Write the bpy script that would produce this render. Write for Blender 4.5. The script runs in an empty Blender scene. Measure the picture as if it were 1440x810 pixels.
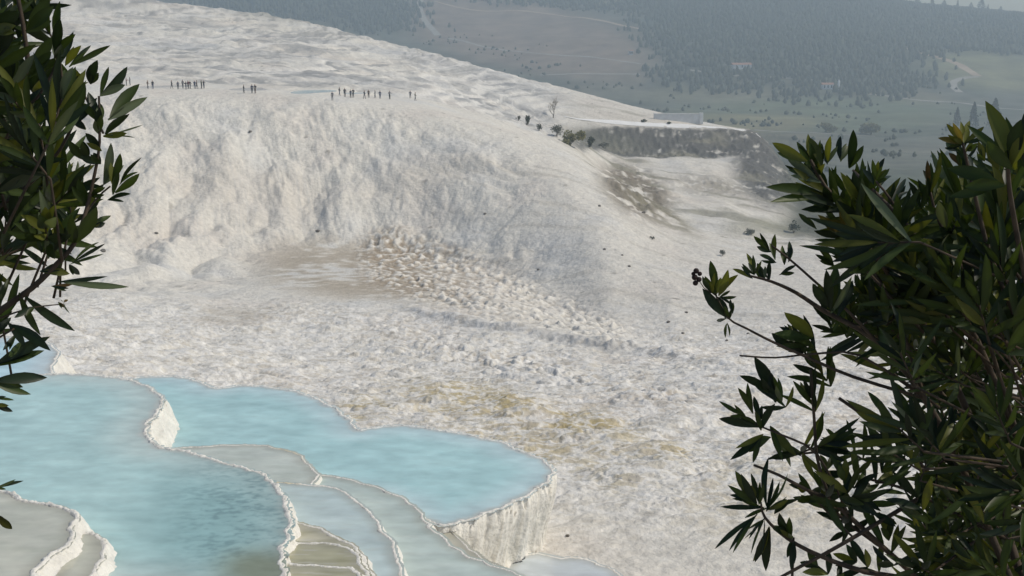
import bpy, bmesh, math, random
import numpy as np
from mathutils import Vector, Matrix

random.seed(7)
rng = np.random.default_rng(7)
R = math.radians
sc = bpy.context.scene
COL = sc.collection

# ------------------------------------------------------------------ camera, sky, sun, exposure
CZ = 90.0                      # eye height above the valley floor datum
F, CXP, CYP, PITCH = 1700.0, 720.0, 405.0, R(12.4)
cd = bpy.data.cameras.new('camera'); cam = bpy.data.objects.new('camera', cd); COL.objects.link(cam)
cd.sensor_width = 36.0; cd.lens = 36.0 * F / 1440.0
cd.clip_start = 0.05; cd.clip_end = 20000
cam.location = (0, 0, CZ); cam.rotation_euler = (R(90) - PITCH, 0, 0)
sc.camera = cam

SUN_AZ, SUN_EL = R(93), R(48)
w = bpy.data.worlds.new('World'); sc.world = w; w.use_nodes = True
nt = w.node_tree; bg = nt.nodes['Background']
sky = nt.nodes.new('ShaderNodeTexSky'); sky.sky_type = 'NISHITA'; sky.sun_disc = False
sky.sun_elevation = SUN_EL; sky.sun_rotation = SUN_AZ
sky.air_density = 1.0; sky.dust_density = 1.6; sky.altitude = 900; sky.ozone_density = 1.0
nt.links.new(sky.outputs[0], bg.inputs[0]); bg.inputs[1].default_value = 0.10
sd = bpy.data.lights.new('sun', 'SUN'); sd.energy = 2.75; sd.angle = R(1.2); sd.color = (1.0, 0.915, 0.77)
sun = bpy.data.objects.new('sun', sd); COL.objects.link(sun)
sv = Vector((math.sin(SUN_AZ) * math.cos(SUN_EL), math.cos(SUN_AZ) * math.cos(SUN_EL), math.sin(SUN_EL)))
sun.rotation_euler = sv.to_track_quat('Z', 'Y').to_euler(); sun.location = (60, 20, CZ + 60)
vs = sc.view_settings
vs.view_transform = 'Standard'; vs.look = 'None'; vs.exposure = 0.06; vs.gamma = 1.0
HAZE = 0.00048
sc.cycles.use_denoising = True
sc.cycles.max_bounces = 6; sc.cycles.diffuse_bounces = 3; sc.cycles.glossy_bounces = 2
sc.cycles.transmission_bounces = 3; sc.cycles.transparent_max_bounces = 8; sc.cycles.volume_bounces = 1

# ------------------------------------------------------------------ ray helpers (eye is the origin, z relative to eye)
cp, sp = math.cos(PITCH), math.sin(PITCH)
def kk(py):                     # drop per metre of forward distance along a sight line
    y = -(np.asarray(py, float) - CYP) / F
    return (sp - y * cp) / (cp + y * sp)
def tY(px, py, Y):
    y = -(py - CYP) / F
    t = Y / (cp + y * sp)
    return (px - CXP) / F * t
def at(px, py, Y):
    return Vector((tY(px, py, Y), Y, CZ - kk(py) * Y))
def project(X, Y, Z):           # Z relative to eye -> photo coordinates
    d = Y * cp - Z * sp
    u = Y * sp + Z * cp
    return CXP + F * X / d, CYP - F * u / d

# ------------------------------------------------------------------ noise
_P = np.concatenate([rng.permutation(512)] * 3).astype(np.int32)
_G = rng.uniform(0, 2 * np.pi, 512)
_GX, _GY = np.cos(_G).astype(np.float32), np.sin(_G).astype(np.float32)
def perlin(x, y, seed=0):
    x = np.asarray(x, np.float64) + seed * 17.31; y = np.asarray(y, np.float64) - seed * 9.73
    xi = np.floor(x).astype(np.int64); yi = np.floor(y).astype(np.int64)
    fx = (x - xi).astype(np.float32); fy = (y - yi).astype(np.float32)
    xi &= 511; yi &= 511
    x1 = (xi + 1) & 511; y1 = (yi + 1) & 511
    def g(a, b, dx, dy):
        h = _P[_P[a] + b] & 511
        return _GX[h] * dx + _GY[h] * dy
    u = fx * fx * fx * (fx * (fx * 6 - 15) + 10); v = fy * fy * fy * (fy * (fy * 6 - 15) + 10)
    a = g(xi, yi, fx, fy); b = g(x1, yi, fx - 1, fy)
    c = g(xi, y1, fx, fy - 1); d = g(x1, y1, fx - 1, fy - 1)
    return (a + u * (b - a) + v * ((c + u * (d - c)) - (a + u * (b - a)))) * 1.5
def fbm(x, y, o=3, seed=0):
    s = 0; a = 1.0; t = 0
    for i in range(o):
        s = s + a * perlin(x * 2 ** i, y * 2 ** i, seed + i * 3); t += a; a *= .5
    return s / t
def sst(a, b, x):
    t = np.clip((x - a) / (b - a), 0, 1)
    return t * t * (3 - 2 * t)
def blob(px, py, cx, cy, rx, ry, soft=.5, rot=0):
    c, s = math.cos(R(rot)), math.sin(R(rot))
    dx, dy = px - cx, py - cy
    a = (dx * c + dy * s) / rx; b = (-dx * s + dy * c) / ry
    return 1 - sst(1 - soft, 1 + soft, np.sqrt(a * a + b * b))

# ------------------------------------------------------------------ terrain profile: break lines per bearing
# each bearing: base, flats, foot of the drapery, its brow, behind it, far shelves, skyline, valley, hills
def col(px, mids, foot, rim, back, n11, n12, n13, n14, beh, far):
    L = [(2.5, -2.6), (9, -9.0), (21, -16.0), (34, -19.8)]
    for p, Y in mids + [foot, rim]: L.append((Y, -kk(p) * Y))
    Yr, zr = L[-1]
    L.append((Yr + back[0], zr + back[1]))
    for p, Y in (n11, n12, n13, n14): L.append((Y, -kk(p) * Y))
    Y14, z14 = L[-1]
    L.append((Y14 + beh[0], z14 - beh[1]))
    L += [(540, far[0]), (820, far[1]), (1150, far[2]), (1600, -kk(far[3]) * 1600), (2300, -kk(far[4]) * 2300), (3200, -60)]
    return px, L
LF = [(690, 50), (590, 66), (470, 92), (425, 128)]
MF = [(690, 52), (600, 68), (500, 102), (425, 138)]
FL = (-66, -75, -79)
COLS = [
 col(-1200, LF, (388,150), (105,240), (20,.3), (95,290),(70,335),(30,385),(-40,450), (40,8), FL+(40,-40)),
 col(-300, LF, (388,150), (108,240), (20,.3), (95,290),(70,335),(30,385),(-40,450), (40,8), FL+(40,-40)),
 col(0,   LF, (388,155), (114,240), (20,.3), (95,290),(70,335),(30,385),(-30,450), (40,8), FL+(40,-35)),
 col(150, [(690,50),(600,66),(485,94),(425,130)], (383,165), (120,238), (20,.3), (95,290),(70,332),(35,382),(-12,445), (40,8), FL+(45,-35)),
 col(300, [(690,51),(600,67),(495,98),(430,134)], (378,175), (128,236), (20,.3), (99,290),(76,330),(45,375),(9,430), (40,8), FL+(48,-35)),
 col(450, MF, (350,190), (133,236), (20,.3), (106,285),(91,325),(66,370),(31,420), (40,8), FL+(55,-35)),
 col(600, MF, (362,186), (150,236), (17,.2), (127,280),(117,320),(99,360),(74,405), (40,9), FL+(62,-32)),
 col(700, MF, (388,171), (178,232), (12,-.6), (160,272),(150,306),(131,346),(101,392), (40,10), FL+(60,-28)),
 col(800, [(690,52),(600,68),(520,95),(470,118)], (425,150), (215,226), (14,-2), (192,275),(187,327),(167,338),(127,378), (40,12), FL+(55,-25)),
 col(850, [(690,52),(600,68),(520,95),(475,115)], (450,136), (250,219), (14,-3.5), (233,283),(213,327),(174,338),(141,368), (40,14), FL+(50,-25)),
 col(900, [(690,52),(600,68),(525,92),(490,112)], (470,130), (287,212), (14,-4), (247,285),(215,327),(176,340),(154,362), (40,18), FL+(48,-25)),
 col(950, [(690,52),(600,68),(525,92),(490,110)], (478,126), (315,206), (14,-4), (257,280),(215,327),(178,342),(166,357), (40,22), FL+(46,-22)),
 col(1000,[(690,52),(600,68),(530,90),(495,108)], (480,125), (333,200), (14,-4), (290,256),(215,327),(180,344),(177,353), (40,26), FL+(46,-20)),
 col(1050,[(690,52),(600,68),(530,90),(495,108)], (480,124), (341,199), (14,-3.5), (312,246),(220,325),(185,345),(183,353), (40,26), FL+(48,-18)),
 col(1100,[(690,52),(600,68),(530,90),(495,108)], (480,122), (346,198), (12,-2.5), (326,240),(276,300),(252,322),(249,333), (50,13), FL+(50,-16)),
 col(1150,[(690,52),(600,68),(530,90),(500,106)], (482,120), (352,192), (12,-2.5), (346,226),(334,250),(324,264),(320,272), (50,13), FL+(52,-12)),
 col(1250,[(690,52),(600,68),(530,88),(505,103)], (488,117), (372,180), (10,-2), (365,206),(360,216),(358,224),(356,232), (60,14), FL+(62,10)),
 col(1440,[(690,52),(600,68),(535,86),(512,100)], (498,112), (386,170), (10,-2), (382,192),(380,202),(378,208),(376,216), (60,14), FL+(72,27)),
 col(2700,[(690,52),(600,68),(535,86),(512,100)], (500,112), (395,165), (10,-2), (390,190),(388,200),(386,206),(384,214), (60,14), FL+(70,20)),
]
cpx = np.array([c[0] for c in COLS], float); NN = len(COLS[0][1])
cY = np.array([[n[0] for n in c[1]] for c in COLS]); cZ = np.array([[n[1] for n in c[1]] for c in COLS])

def pchip(x, y, xq):
    h = np.diff(x); d = np.diff(y) / h
    m = np.zeros_like(y)
    for i in range(1, len(x) - 1):
        if d[i-1] * d[i] > 0:
            w1 = 2*h[i] + h[i-1]; w2 = h[i] + 2*h[i-1]
            m[i] = (w1 + w2) / (w1 / d[i-1] + w2 / d[i])
    m[0] = d[0]; m[-1] = d[-1]
    k = np.clip(np.searchsorted(x, xq) - 1, 0, len(x) - 2)
    t = (xq - x[k]) / h[k]
    return ((1+2*t)*(1-t)**2) * y[k] + t*(1-t)**2*h[k]*m[k] + t*t*(3-2*t)*y[k+1] + t*t*(t-1)*h[k]*m[k+1]

rows = np.concatenate([np.arange(2.5, 28, .5), np.arange(28, 60, .058), np.arange(60, 104, .13), np.arange(104, 254, .32),
                       np.arange(254, 402, .8), np.arange(402, 540, 3), np.arange(540, 2660, 13)])
cols = np.concatenate([np.arange(-1150, -130, 14), np.arange(-130, 1570, 1.75), np.arange(1570, 2600, 14)])
NR, NC = len(rows), len(cols)
def smooth_cols(A):             # interpolate the break lines between bearings, rounded a little
    B = np.empty((NC, NN)); fine = np.arange(-1200, 2701, 4.0)
    ker = np.exp(-np.linspace(-2, 2, 17) ** 2); ker /= ker.sum()
    for k in range(NN):
        v = np.interp(fine, cpx, A[:, k])
        vv = np.convolve(np.pad(v, 8, mode='edge'), ker, 'valid')
        B[:, k] = np.interp(cols, fine, vv)
    return B
nY, nZ = smooth_cols(cY), smooth_cols(cZ)
H = np.empty((NR, NC))
for j in range(NC): H[:, j] = pchip(nY[j], nZ[j], rows)
# lateral tangent of a bearing: photo columns are measured on the sight line, X follows
Yg = np.repeat(rows[:, None], NC, 1)
dfw = Yg * cp - H * sp          # depth along the optical axis of the base surface
U = (cols - CXP) / F
X = U[None, :] * (Yg * cp + 0.30 * Yg * sp)   # constant bearing per column
PX, PY = project(X, Yg, H)
X0 = X.copy(); Y0 = Yg.copy()

def P2(a, b, sx, sy, seed=0, o=1): return fbm(a / sx, b / sy, o, seed)
fY, rY = nY[:, 8][None, :], nY[:, 9][None, :]
S = (Yg - fY) / (rY - fY)       # 0 at the foot, 1 at the brow
wx = 6 * P2(X, Yg, 25, 25, 50, 2); wy = 6 * P2(X, Yg, 25, 25, 60, 2)

near = sst(27, 34, Yg) * (1 - sst(480, 540, Yg))
# general unevenness
D = .35 * P2(X, Yg, 9, 9, 1, 3) * sst(40, 60, Yg)
D += .10 * P2(X, Yg, 1.2, 1.2, 2, 2)

# drapery slope: bulges and flutes running down to the right
m_sl = sst(-.08, .15, S) * (1 - sst(.70, .98, S)) * (1 - .8 * sst(600, 900, PX))
ang = R(24) + R(34) * sst(150, 650, PX)
ca, sa = np.cos(ang), np.sin(ang)
xr, yr = X + wx * .8, Yg + wy * .8
al = xr * ca + yr * sa; dn = -xr * sa + yr * ca
def soft(n): return np.sqrt(n * n + .006)
lump = 1.5 * (soft(P2(xr, yr, 13, 15, 3)) - .25) + 1.0 * (soft(P2(xr + .3 * yr, yr, 6, 8, 4)) - .25) + .5 * soft(P2(xr, yr, 2.8, 3.4, 7))
flute = .75 * (soft(P2(al, dn, 7, 16, 9)) - .25) + .42 * (soft(P2(al, dn, 2.7, 7, 5)) - .25) + .22 * soft(P2(al, dn, 1.1, 2.6, 6))
D += m_sl * (.85 * lump + flute * (.16 + .42 * sst(-.2, .3, P2(X, Yg, 18, 18, 62))) + .22 * soft(P2(xr, yr, 1.3, 1.6, 63, 2)) + .13 * P2(X, Yg, .5, .5, 61, 2))
# bulging lobes lower left
m_lo = np.maximum(blob(PX, PY, 190, 320, 210, 90, .5), .7 * blob(PX, PY, 400, 270, 170, 90, .6))
D += m_lo * (3.0 * (np.abs(P2(X + wx*.4, Yg + wy*.4, 10, 13, 8)) - .2) + .9 * np.abs(P2(X + wx*.3, Yg, 4, 5, 10)))

# upper terraces beyond the brow: stepped shelves
D *= 1 - .8 * sst(.97, 1.0, S) * (1 - sst(1.34, 1.42, S)) * (1 - sst(620, 720, PX))
m_up = sst(1.36, 1.5, S) * (1 - sst(nY[:, 14][None, :] + 5, nY[:, 14][None, :] + 30, Yg)) * (1 - sst(740, 830, PX))
zt = H + 2.2 * P2(X, Yg, 30, 26, 12, 4)
q = zt / 1.5; fr = q - np.floor(q)
zt_up = zt
D += m_up * (.55 * ((np.floor(q) + sst(.3, .7, fr)) * 1.5 - zt) + 1.2 * P2(X, Yg + .25 * X, 34, 22, 13, 4) + 1.5*(soft(P2(X, Yg + .25 * X, 16, 11, 14, 3)) - .2) + .6 * soft(P2(X, Yg, 5, 4, 15, 2)))

# rough rubble field in the middle
def pathd(pts, px, py):
    best = np.full(px.shape, 1e9)
    for (x0, y0), (x1, y1) in zip(pts[:-1], pts[1:]):
        dx, dy = x1 - x0, y1 - y0
        t = np.clip(((px - x0) * dx + (py - y0) * dy) / (dx * dx + dy * dy), 0, 1)
        best = np.minimum(best, np.hypot(px - x0 - t * dx, (py - y0 - t * dy)))
    return best
m_rub = 1 - sst(-18, 26, pathd([(545, 365), (600, 385), (700, 415), (800, 450), (860, 478)], PX, PY) - 38 * (1 - .35 * sst(650, 860, PX)))
m_rub2 = 1 - sst(-18, 26, pathd([(530, 470), (640, 495), (740, 520), (860, 550), (960, 570)], PX, PY) - 14)
m_rub2 = np.maximum(m_rub2, .8 * blob(PX, PY, 420, 440, 70, 14, .6))
rub = np.abs(P2(X + .5*wx, Yg + wy, 2.0, 3.6, 20)) * .75 + np.abs(P2(X, Yg, .95, 1.5, 21)) * .75 + .25 * P2(X, Yg, .5, .7, 22)
spk = sst(.05, .45, P2(X, Yg, 1.1, 1.6, 23)) * .6
rmod = .45 + .8 * sst(-.35, .3, P2(X, Yg, 7, 9, 24, 2))
D += (.36 * m_rub + .24 * m_rub2) * rmod * (rub + 1.2 * spk - .4)

# dry pans on the flat
m_pan = np.maximum(blob(PX, PY, 490, 382, 120, 38, .5, 6), blob(PX, PY, 325, 446, 55, 12, .6) * .6)
D *= 1 - .85 * m_pan * (1 - m_rub)

# low bank (old channel wall) across the flat
bank = [(565, 437), (600, 446), (680, 459), (760, 472), (850, 487), (950, 505), (1060, 524)]
by = np.interp(PX, [b[0] for b in bank], [b[1] for b in bank]) + 2 * P2(X, Yg, 8, 30, 41)
bm = sst(560, 590, PX) * (1 - .6 * sst(850, 1050, PX)) * (1 - sst(1040, 1120, PX))
dd = PY - by
bankm = bm * sst(-14, -2, dd) * (1 - sst(0, 5, dd))
D += .5 * bankm
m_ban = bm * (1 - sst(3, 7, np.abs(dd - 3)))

# shelving cascade of the nearer flat
m_cas = sst(40, 56, Yg) * (1 - sst(120, 150, Yg)) * (1 - m_rub) * (1 - m_pan)
D += m_cas * (.85 + .15 * sst(75, 105, Yg)) * (.7 * (soft(P2(X + wx*.4, Yg + wy*.4, 6, 4.5, 30)) - .2) + .26 * soft(P2(X, Yg, 2.0, 1.5, 31)) + .13 * np.abs(P2(X, Yg, .8, .6, 32)) + .1 * np.abs(P2(X, Yg, .35, .3, 34)))
zt = H + D + .5 * P2(X, Yg, 7, 5, 33, 2)
q = zt / .55; fr = q - np.floor(q)
D += .28 * m_cas * ((np.floor(q) + sst(.3, .7, fr)) * .55 - zt)

# ravine, outcrop and scree at right
m_out = np.maximum(blob(PX, PY, 895, 270, 55, 32, .5, 35), blob(PX, PY, 1005, 262, 60, 12, .8, 8) * .6)
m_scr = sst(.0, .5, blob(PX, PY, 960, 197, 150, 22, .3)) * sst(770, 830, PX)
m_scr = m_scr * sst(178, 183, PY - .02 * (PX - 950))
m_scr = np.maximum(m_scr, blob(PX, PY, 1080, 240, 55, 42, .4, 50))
D += m_out * (1.9 * np.abs(P2(X, Yg, 9, 7, 70, 2)) + .75 * np.abs(P2(X, Yg, 1.8, 3.5, 74, 2)) - .4) + m_scr * (1.1 * np.abs(P2(X + .5*Yg, Yg, 4, 12, 71, 2)) + .9 * np.abs(P2(X, Yg, 1.6, 3, 73, 2)) - .4)
m_rt = sst(1.05, 1.3, S) * sst(760, 860, PX) * (1 - sst(330, 380, Yg))
D += m_rt * (1 - sst(-14, -4, Yg - nY[:, 13][None, :])) * (1.6 * P2(X, Yg, 14, 14, 75, 3))
D += 1.3 * np.abs(P2(X, Yg, 5, 5, 72, 2)) * sst(1100, 1180, PX) * sst(1.0, 1.2, S) * near

# valley and hills
farm = sst(500, 800, Yg)
D += farm * (9 * P2(X, Yg, 420, 520, 80, 3) + 3 * P2(X, Yg, 90, 110, 81, 2)) * (1 - .9 * sst(1900, 2250, Yg) * sst(1100, 1250, PX))
D *= sst(24, 32, Yg)
H = H + D

# ------------------------------------------------------------------ the travertine pools
def smooth_closed(pts, n=6):
    P = np.array(pts, float); N = len(P); out = []
    for i in range(N):
        p0, p1, p2, p3 = P[i-1], P[i], P[(i+1) % N], P[(i+2) % N]
        for t in np.arange(n) / n:
            out.append(.5 * (2*p1 + (p2-p0)*t + (2*p0-5*p1+4*p2-p3)*t*t + (3*p1-p0-3*p2+p3)*t**3))
    return np.array(out)
POOLS = [  # name, level, depth, ramp, slope, outline
 ('H', -20.2, .08, .5, 1.6, [(748,800),(770,789),(800,786),(832,790),(862,804),(885,830),(820,850),(750,840)]),
 ('D3', -17.75, .05, .3, 5, [(590,716),(606,722),(632,742),(655,766),(672,783),(705,800),(660,812),(610,770)]),
 ('C', -17.5, .75, 1.6, 6.0, [(170,540),(200,531),(235,530),(270,534),(288,543),(310,546),(345,543),(400,548),(440,560),(470,575),(488,590),(500,604),
      (522,603),(560,600),(600,602),(650,611),(700,622),(745,640),(765,652),(773,664),(768,676),(745,693),(715,707),(680,722),(650,732),(628,738),
      (604,733),(560,708),(500,692),(420,685),(330,668),(250,650),(205,625),(180,580)]),
 ('D2', -17.32, .07, .4, 3.2, [(425,668),(470,671),(520,684),(560,699),(583,714),(598,735),(615,752),(640,772),(670,788),(712,805),(745,820),(700,856),(560,860),(520,800),(480,720),(400,690)]),
 ('D1', -17.12, .07, .4, 3.0, [(212,633),(245,632),(300,627),(350,626),(385,630),(408,636),(426,648),(438,662),(446,671),(420,684),(340,680),(250,655)]),
 ('G', -17.0, .6, 1.0, 2.2, [(-200,470),(0,474),(50,479),(76,489),(80,500),(72,516),(60,535),(0,560),(-200,560)]),
 ('E', -16.85, .10, .5, 2.4, [(370,684),(405,681),(440,683),(475,690),(500,703),(518,724),(538,748),(552,775),(562,800),(568,850),(450,860),(370,770)]),
 ('F1', -16.62, .04, .3, 1.6, [(370,744),(430,740),(455,748),(478,758),(497,772),(516,800),(524,855),(370,860)]),
 ('F2', -16.5, .03, .3, 1.4, [(370,768),(440,764),(478,770),(500,784),(508,797),(516,855),(370,865)]),
 ('F3', -16.36, .03, .3, 1.4, [(370,800),(420,796),(470,799),(498,806),(515,855),(370,870)]),
 ('A', -16.2, .65, 1.5, 2.6, [(-200,545),(-60,538),(0,533),(60,527),(130,528),(185,536),(213,549),(224,562),(221,578),(206,592),(202,605),(207,618),(225,629),
      (270,638),(330,656),(376,672),(391,689),(401,717),(404,740),(395,764),(391,786),(397,812),(385,834),(330,832),(240,822),(150,822),(60,850),(-200,860)]),
 ('B2', -15.85, .06, .3, 1.7, [(100,758),(116,751),(130,753),(143,766),(146,782),(132,802),(118,820),(85,845),(55,845),(80,800)]),
 ('B', -15.5, .10, .5, 2.0, [(-200,686),(-60,685),(0,692),(28,703),(45,708),(60,711),(93,718),(104,728),(99,745),(90,764),(64,786),(40,814),(20,880),(-200,890)]),
]
shiftX = np.zeros_like(H); shiftY = np.zeros_like(H)
POOLID = np.full(H.shape, -1, np.int8); SHORE = np.full(H.shape, 9.0); WALL = np.zeros_like(H)
r0, r1 = np.searchsorted(rows, 24), np.searchsorted(rows, 85)
c1 = np.searchsorted(cols, 1100)
water_src = []
def ptp(px, py, z):
    Y = -z / kk(py)
    y = -(py - CYP) / F
    return (px - CXP) / F * Y / (cp + y * sp), Y
for pi, (nm, z, dep, ramp, slope, outl) in enumerate(POOLS):
    loop = smooth_closed(outl, 5)
    W = np.array([ptp(a, b, z) for a, b in loop])
    seg = np.roll(W, -1, 0) - W
    sl = np.hypot(seg[:, 0], seg[:, 1]); arc0 = np.concatenate([[0], np.cumsum(sl)[:-1]])
    mnx, mny = W.min(0) - 7; mxx, mxy = W.max(0) + 7
    sub = np.zeros(H.shape, bool)
    sub[r0:r1, :c1] = (X[r0:r1, :c1] > mnx) & (X[r0:r1, :c1] < mxx) & (Yg[r0:r1, :c1] > mny) & (Yg[r0:r1, :c1] < mxy)
    ii = np.nonzero(sub); x = X[ii].astype(np.float32); y = Yg[ii].astype(np.float32)
    best = np.full(x.shape, 1e9, np.float32); arc = np.zeros_like(x); nx = np.zeros_like(x); ny = np.zeros_like(x); inside = np.zeros(x.shape, bool)
    for k in range(len(W)):
        ax, ay = W[k]; bx, by_ = seg[k]
        t = np.clip(((x - ax) * bx + (y - ay) * by_) / (sl[k] ** 2 + 1e-9), 0, 1)
        ex = x - ax - t * bx; ey = y - ay - t * by_
        d2 = ex * ex + ey * ey; m = d2 < best
        best[m] = d2[m]; arc[m] = arc0[k] + t[m] * sl[k]; nx[m] = ex[m]; ny[m] = ey[m]
        y2 = ay + by_
        cr = ((ay > y) != (y2 > y))
        if by_ != 0: inside ^= cr & (x < ax + (y - ay) / by_ * bx)
    dist = np.sqrt(best); s = np.where(inside, -dist, dist)
    nl = np.maximum(dist, 1e-5); nx, ny = nx / nl, ny / nl
    rimn = perlin(arc * 1.1, arc * 0 + pi, 90) ; rimf = perlin(arc * 3.2, arc * 0 + pi, 91); rimff = perlin(arc * 7.5, s * 2, 92)
    s = s + .14 * rimn + .05 * rimf + .012 * rimff
    if nm in 'CA': s = s - .15 * np.abs(perlin(arc * 2.4, s * 5, 97)) * sst(.0, .08, s) * (1 - sst(.15, .6, s)) - .07 * perlin(arc * 6, s * 9, 98) * sst(.0, .08, s) * (1 - sst(.3, .7, s))
    big = 1.0 if dep > .3 else .55
    if nm == 'B': big = 1.5
    lip = (.018 + .03 * np.clip(rimf, 0, 1) + .02 * np.clip(rimff, -.3, 1)) * big
    flo = z + lip - (lip + dep) * sst(0, ramp, -s) - np.minimum(-np.minimum(s, 0), .12) * .6
    fl = np.abs(perlin(arc * 1.5, s * .25, 93)) * .24 + np.abs(perlin(arc * 4.3, s * .4, 94)) * .06
    so = np.maximum(s - .045 + (.05 - fl) * sst(.05, .8, s) * (1.0 if slope > 2 else .6), 0)
    lumps = (np.abs(perlin(x * 3.1, y * 3.1, 95)) * .13 + np.abs(perlin(x * 7, y * 7, 96)) * .07) * sst(.0, .15, s) * (1 - sst(.9, 1.8, s))
    out = z + lip - slope * so * so / (so + .12) + lumps * (1.0 if nm in 'B2' else .5)
    h = H[ii]
    kx = .12
    hm = np.where(np.abs(h - out) < kx, np.maximum(h, out) + (kx - np.abs(h - out)) ** 2 / (4 * kx), np.maximum(h, out))
    isin = s < 0
    H[ii] = np.where(isin, flo, hm)
    pid = POOLID[ii]; sh = SHORE[ii]; wl = WALL[ii]
    pid = np.where(isin, pi, np.where(out > h, -1, pid))
    sh = np.where(isin, -s, sh)
    wl = np.where((~isin) & (out > h - .05), 1, np.where(isin, 0, wl))
    POOLID[ii] = pid; SHORE[ii] = sh; WALL[ii] = wl
    if nm == 'C':               # the basin's wall curls inwards below its brim like a goblet
        up = sst(.12, .75, s) * (1 - sst(1.0, 4.5, s)) * (out > h - 3) * sst(-3.5, -1.5, x)
        shiftX[ii] -= nx * .95 * up; shiftY[ii] -= ny * .95 * up
    sl_ = np.full(H.shape, 9.0); sl_[ii] = s
    water_src.append((nm, z, dep, sl_))
# ------------------------------------------------------------------ ground colour (what the ground is made of)
def mixc(c, m, v):
    m = np.clip(m, 0, 1)[..., None]
    return c * (1 - m) + np.array(v) * m
C = np.empty(H.shape + (3,)); C[:] = (.705, .67, .595)
n9a = P2(X, Yg, 5, 2.2, 113, 3); n1 = P2(X, Yg, 16, 16, 100, 3); n2 = P2(X, Yg, 3, 3, 101, 3); n3 = P2(X, Yg, 45, 30, 102, 2)
C = mixc(C, .55 * sst(.0, .5, n1), (.66, .60, .53))
C = mixc(C, .5 * sst(.05, .5, -n1), (.64, .64, .62))
C = mixc(C, .55 * sst(.1, .55, n3) * sst(110, 140, Yg), (.62, .56, .48))
streak = P2(al, dn, 1.6, 16, 103, 2)
C = mixc(C, m_sl * .5 * sst(.05, .5, streak), (.56, .54, .50))
C = mixc(C, m_up * .6 * sst(-.05, .4, P2(X, Yg, 60, 30, 104, 3)), (.50, .50, .49))
C = mixc(C, m_up * .35 * sst(450, 800, PX), (.50, .50, .50))
C = mixc(C, m_up * .75 * sst(.05, .45, P2(X, Yg + .25 * X, 40, 17, 115, 4)), (.34, .34, .335))
C = mixc(C, m_up * .5 * sst(.15, .4, P2(X, Yg + .25 * X, 12, 6, 116, 3)), (.26, .255, .25))
C = mixc(C, .3 * sst(640, 1000, PX) * sst(80, 120, Yg), (.57, .535, .48))
# strata: grey and pale bands that follow the height of the shelves
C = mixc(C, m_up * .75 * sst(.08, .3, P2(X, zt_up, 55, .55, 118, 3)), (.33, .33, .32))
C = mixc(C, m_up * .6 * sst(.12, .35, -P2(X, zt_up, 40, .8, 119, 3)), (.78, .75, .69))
# tan pans, brown soil among the rubble
C = mixc(C, .92 * m_pan * sst(-.6, .05, n2 + n1 + .5 * n9a), (.42, .36, .275))
C = mixc(C, .5 * m_pan * sst(.1, .4, n9a), (.60, .54, .45))
C = mixc(C, m_rub * sst(.25, -.35, rub - .56 + .3 * sst(560, 740, PX)) * (1 - .45 * sst(560, 760, PX)), (.36, .29, .21))
C = mixc(C, m_rub * .9 * sst(.15, .5, spk), (.80, .76, .68))
C = mixc(C, .7 * m_rub2 * sst(.15, .5, spk), (.80, .77, .70))
C = mixc(C, .6 * m_rub2 * sst(.1, -.3, rub - .5), (.44, .38, .30))
C = mixc(C, .6 * blob(PX, PY, 632, 354, 22, 8, .5) * sst(-.2, .1, n9a), (.30, .24, .18))
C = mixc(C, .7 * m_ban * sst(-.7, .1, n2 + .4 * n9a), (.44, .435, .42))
# ochre algae patches
ya = np.maximum.reduce([blob(PX, PY, 670, 568, 110, 26, .6, 8), blob(PX, PY, 820, 600, 75, 22, .7, 10), blob(PX, PY, 515, 580, 34, 16, .6), .7*blob(PX, PY, 760, 622, 150, 30, .8, 14),
     .8 * blob(PX, PY, 940, 640, 40, 20, .7), .7 * blob(PX, PY, 770, 640, 60, 22, .8), .35*blob(PX, PY, 1080, 700, 110, 60, .8), .5*blob(PX, PY, 870, 680, 40, 12, .7)])
C = mixc(C, .95 * ya * sst(-.6, .05, n2 + .5 * n9a), (.47, .38, .19))
C = mixc(C, .5 * sst(.1, .5, P2(X, Yg, 5, 3.5, 105, 3)) * sst(55, 62, Yg) * (1 - sst(85, 120, Yg)) , (.50, .43, .33))
n9 = P2(X + .4*wx, Yg + .4*wy, 1.6, 1.1, 109, 3)
C = mixc(C, .55 * sst(.0, .4, n9) * m_cas, (.50, .455, .385))
C = mixc(C, .6 * sst(.05, .4, -n9) * m_cas, (.80, .78, .74))
web = np.maximum(1 - 7 * np.abs(P2(X + .5*wx, Yg + .5*wy, 2.6, 2.0, 124, 2)), 1 - 7 * np.abs(P2(X, Yg + .5*wy, 1.2, .9, 125, 2)))
C = mixc(C, .7 * sst(.1, .8, web) * m_cas, (.84, .82, .775))
C = mixc(C, .5 * sst(.0, .45, P2(al, dn, 2.2, 30, 112, 3)) * sst(560, 700, PX) * sst(-.1, .2, S) * (1 - m_up), (.50, .465, .40))
# dark pits
pit = sst(.62, .8, P2(X, Yg, 1.6, 1.6, 106)) * sst(.0, .5, n1 + .2)
C = mixc(C, .7 * pit * (Yg > 100), (.20, .18, .15))
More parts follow.
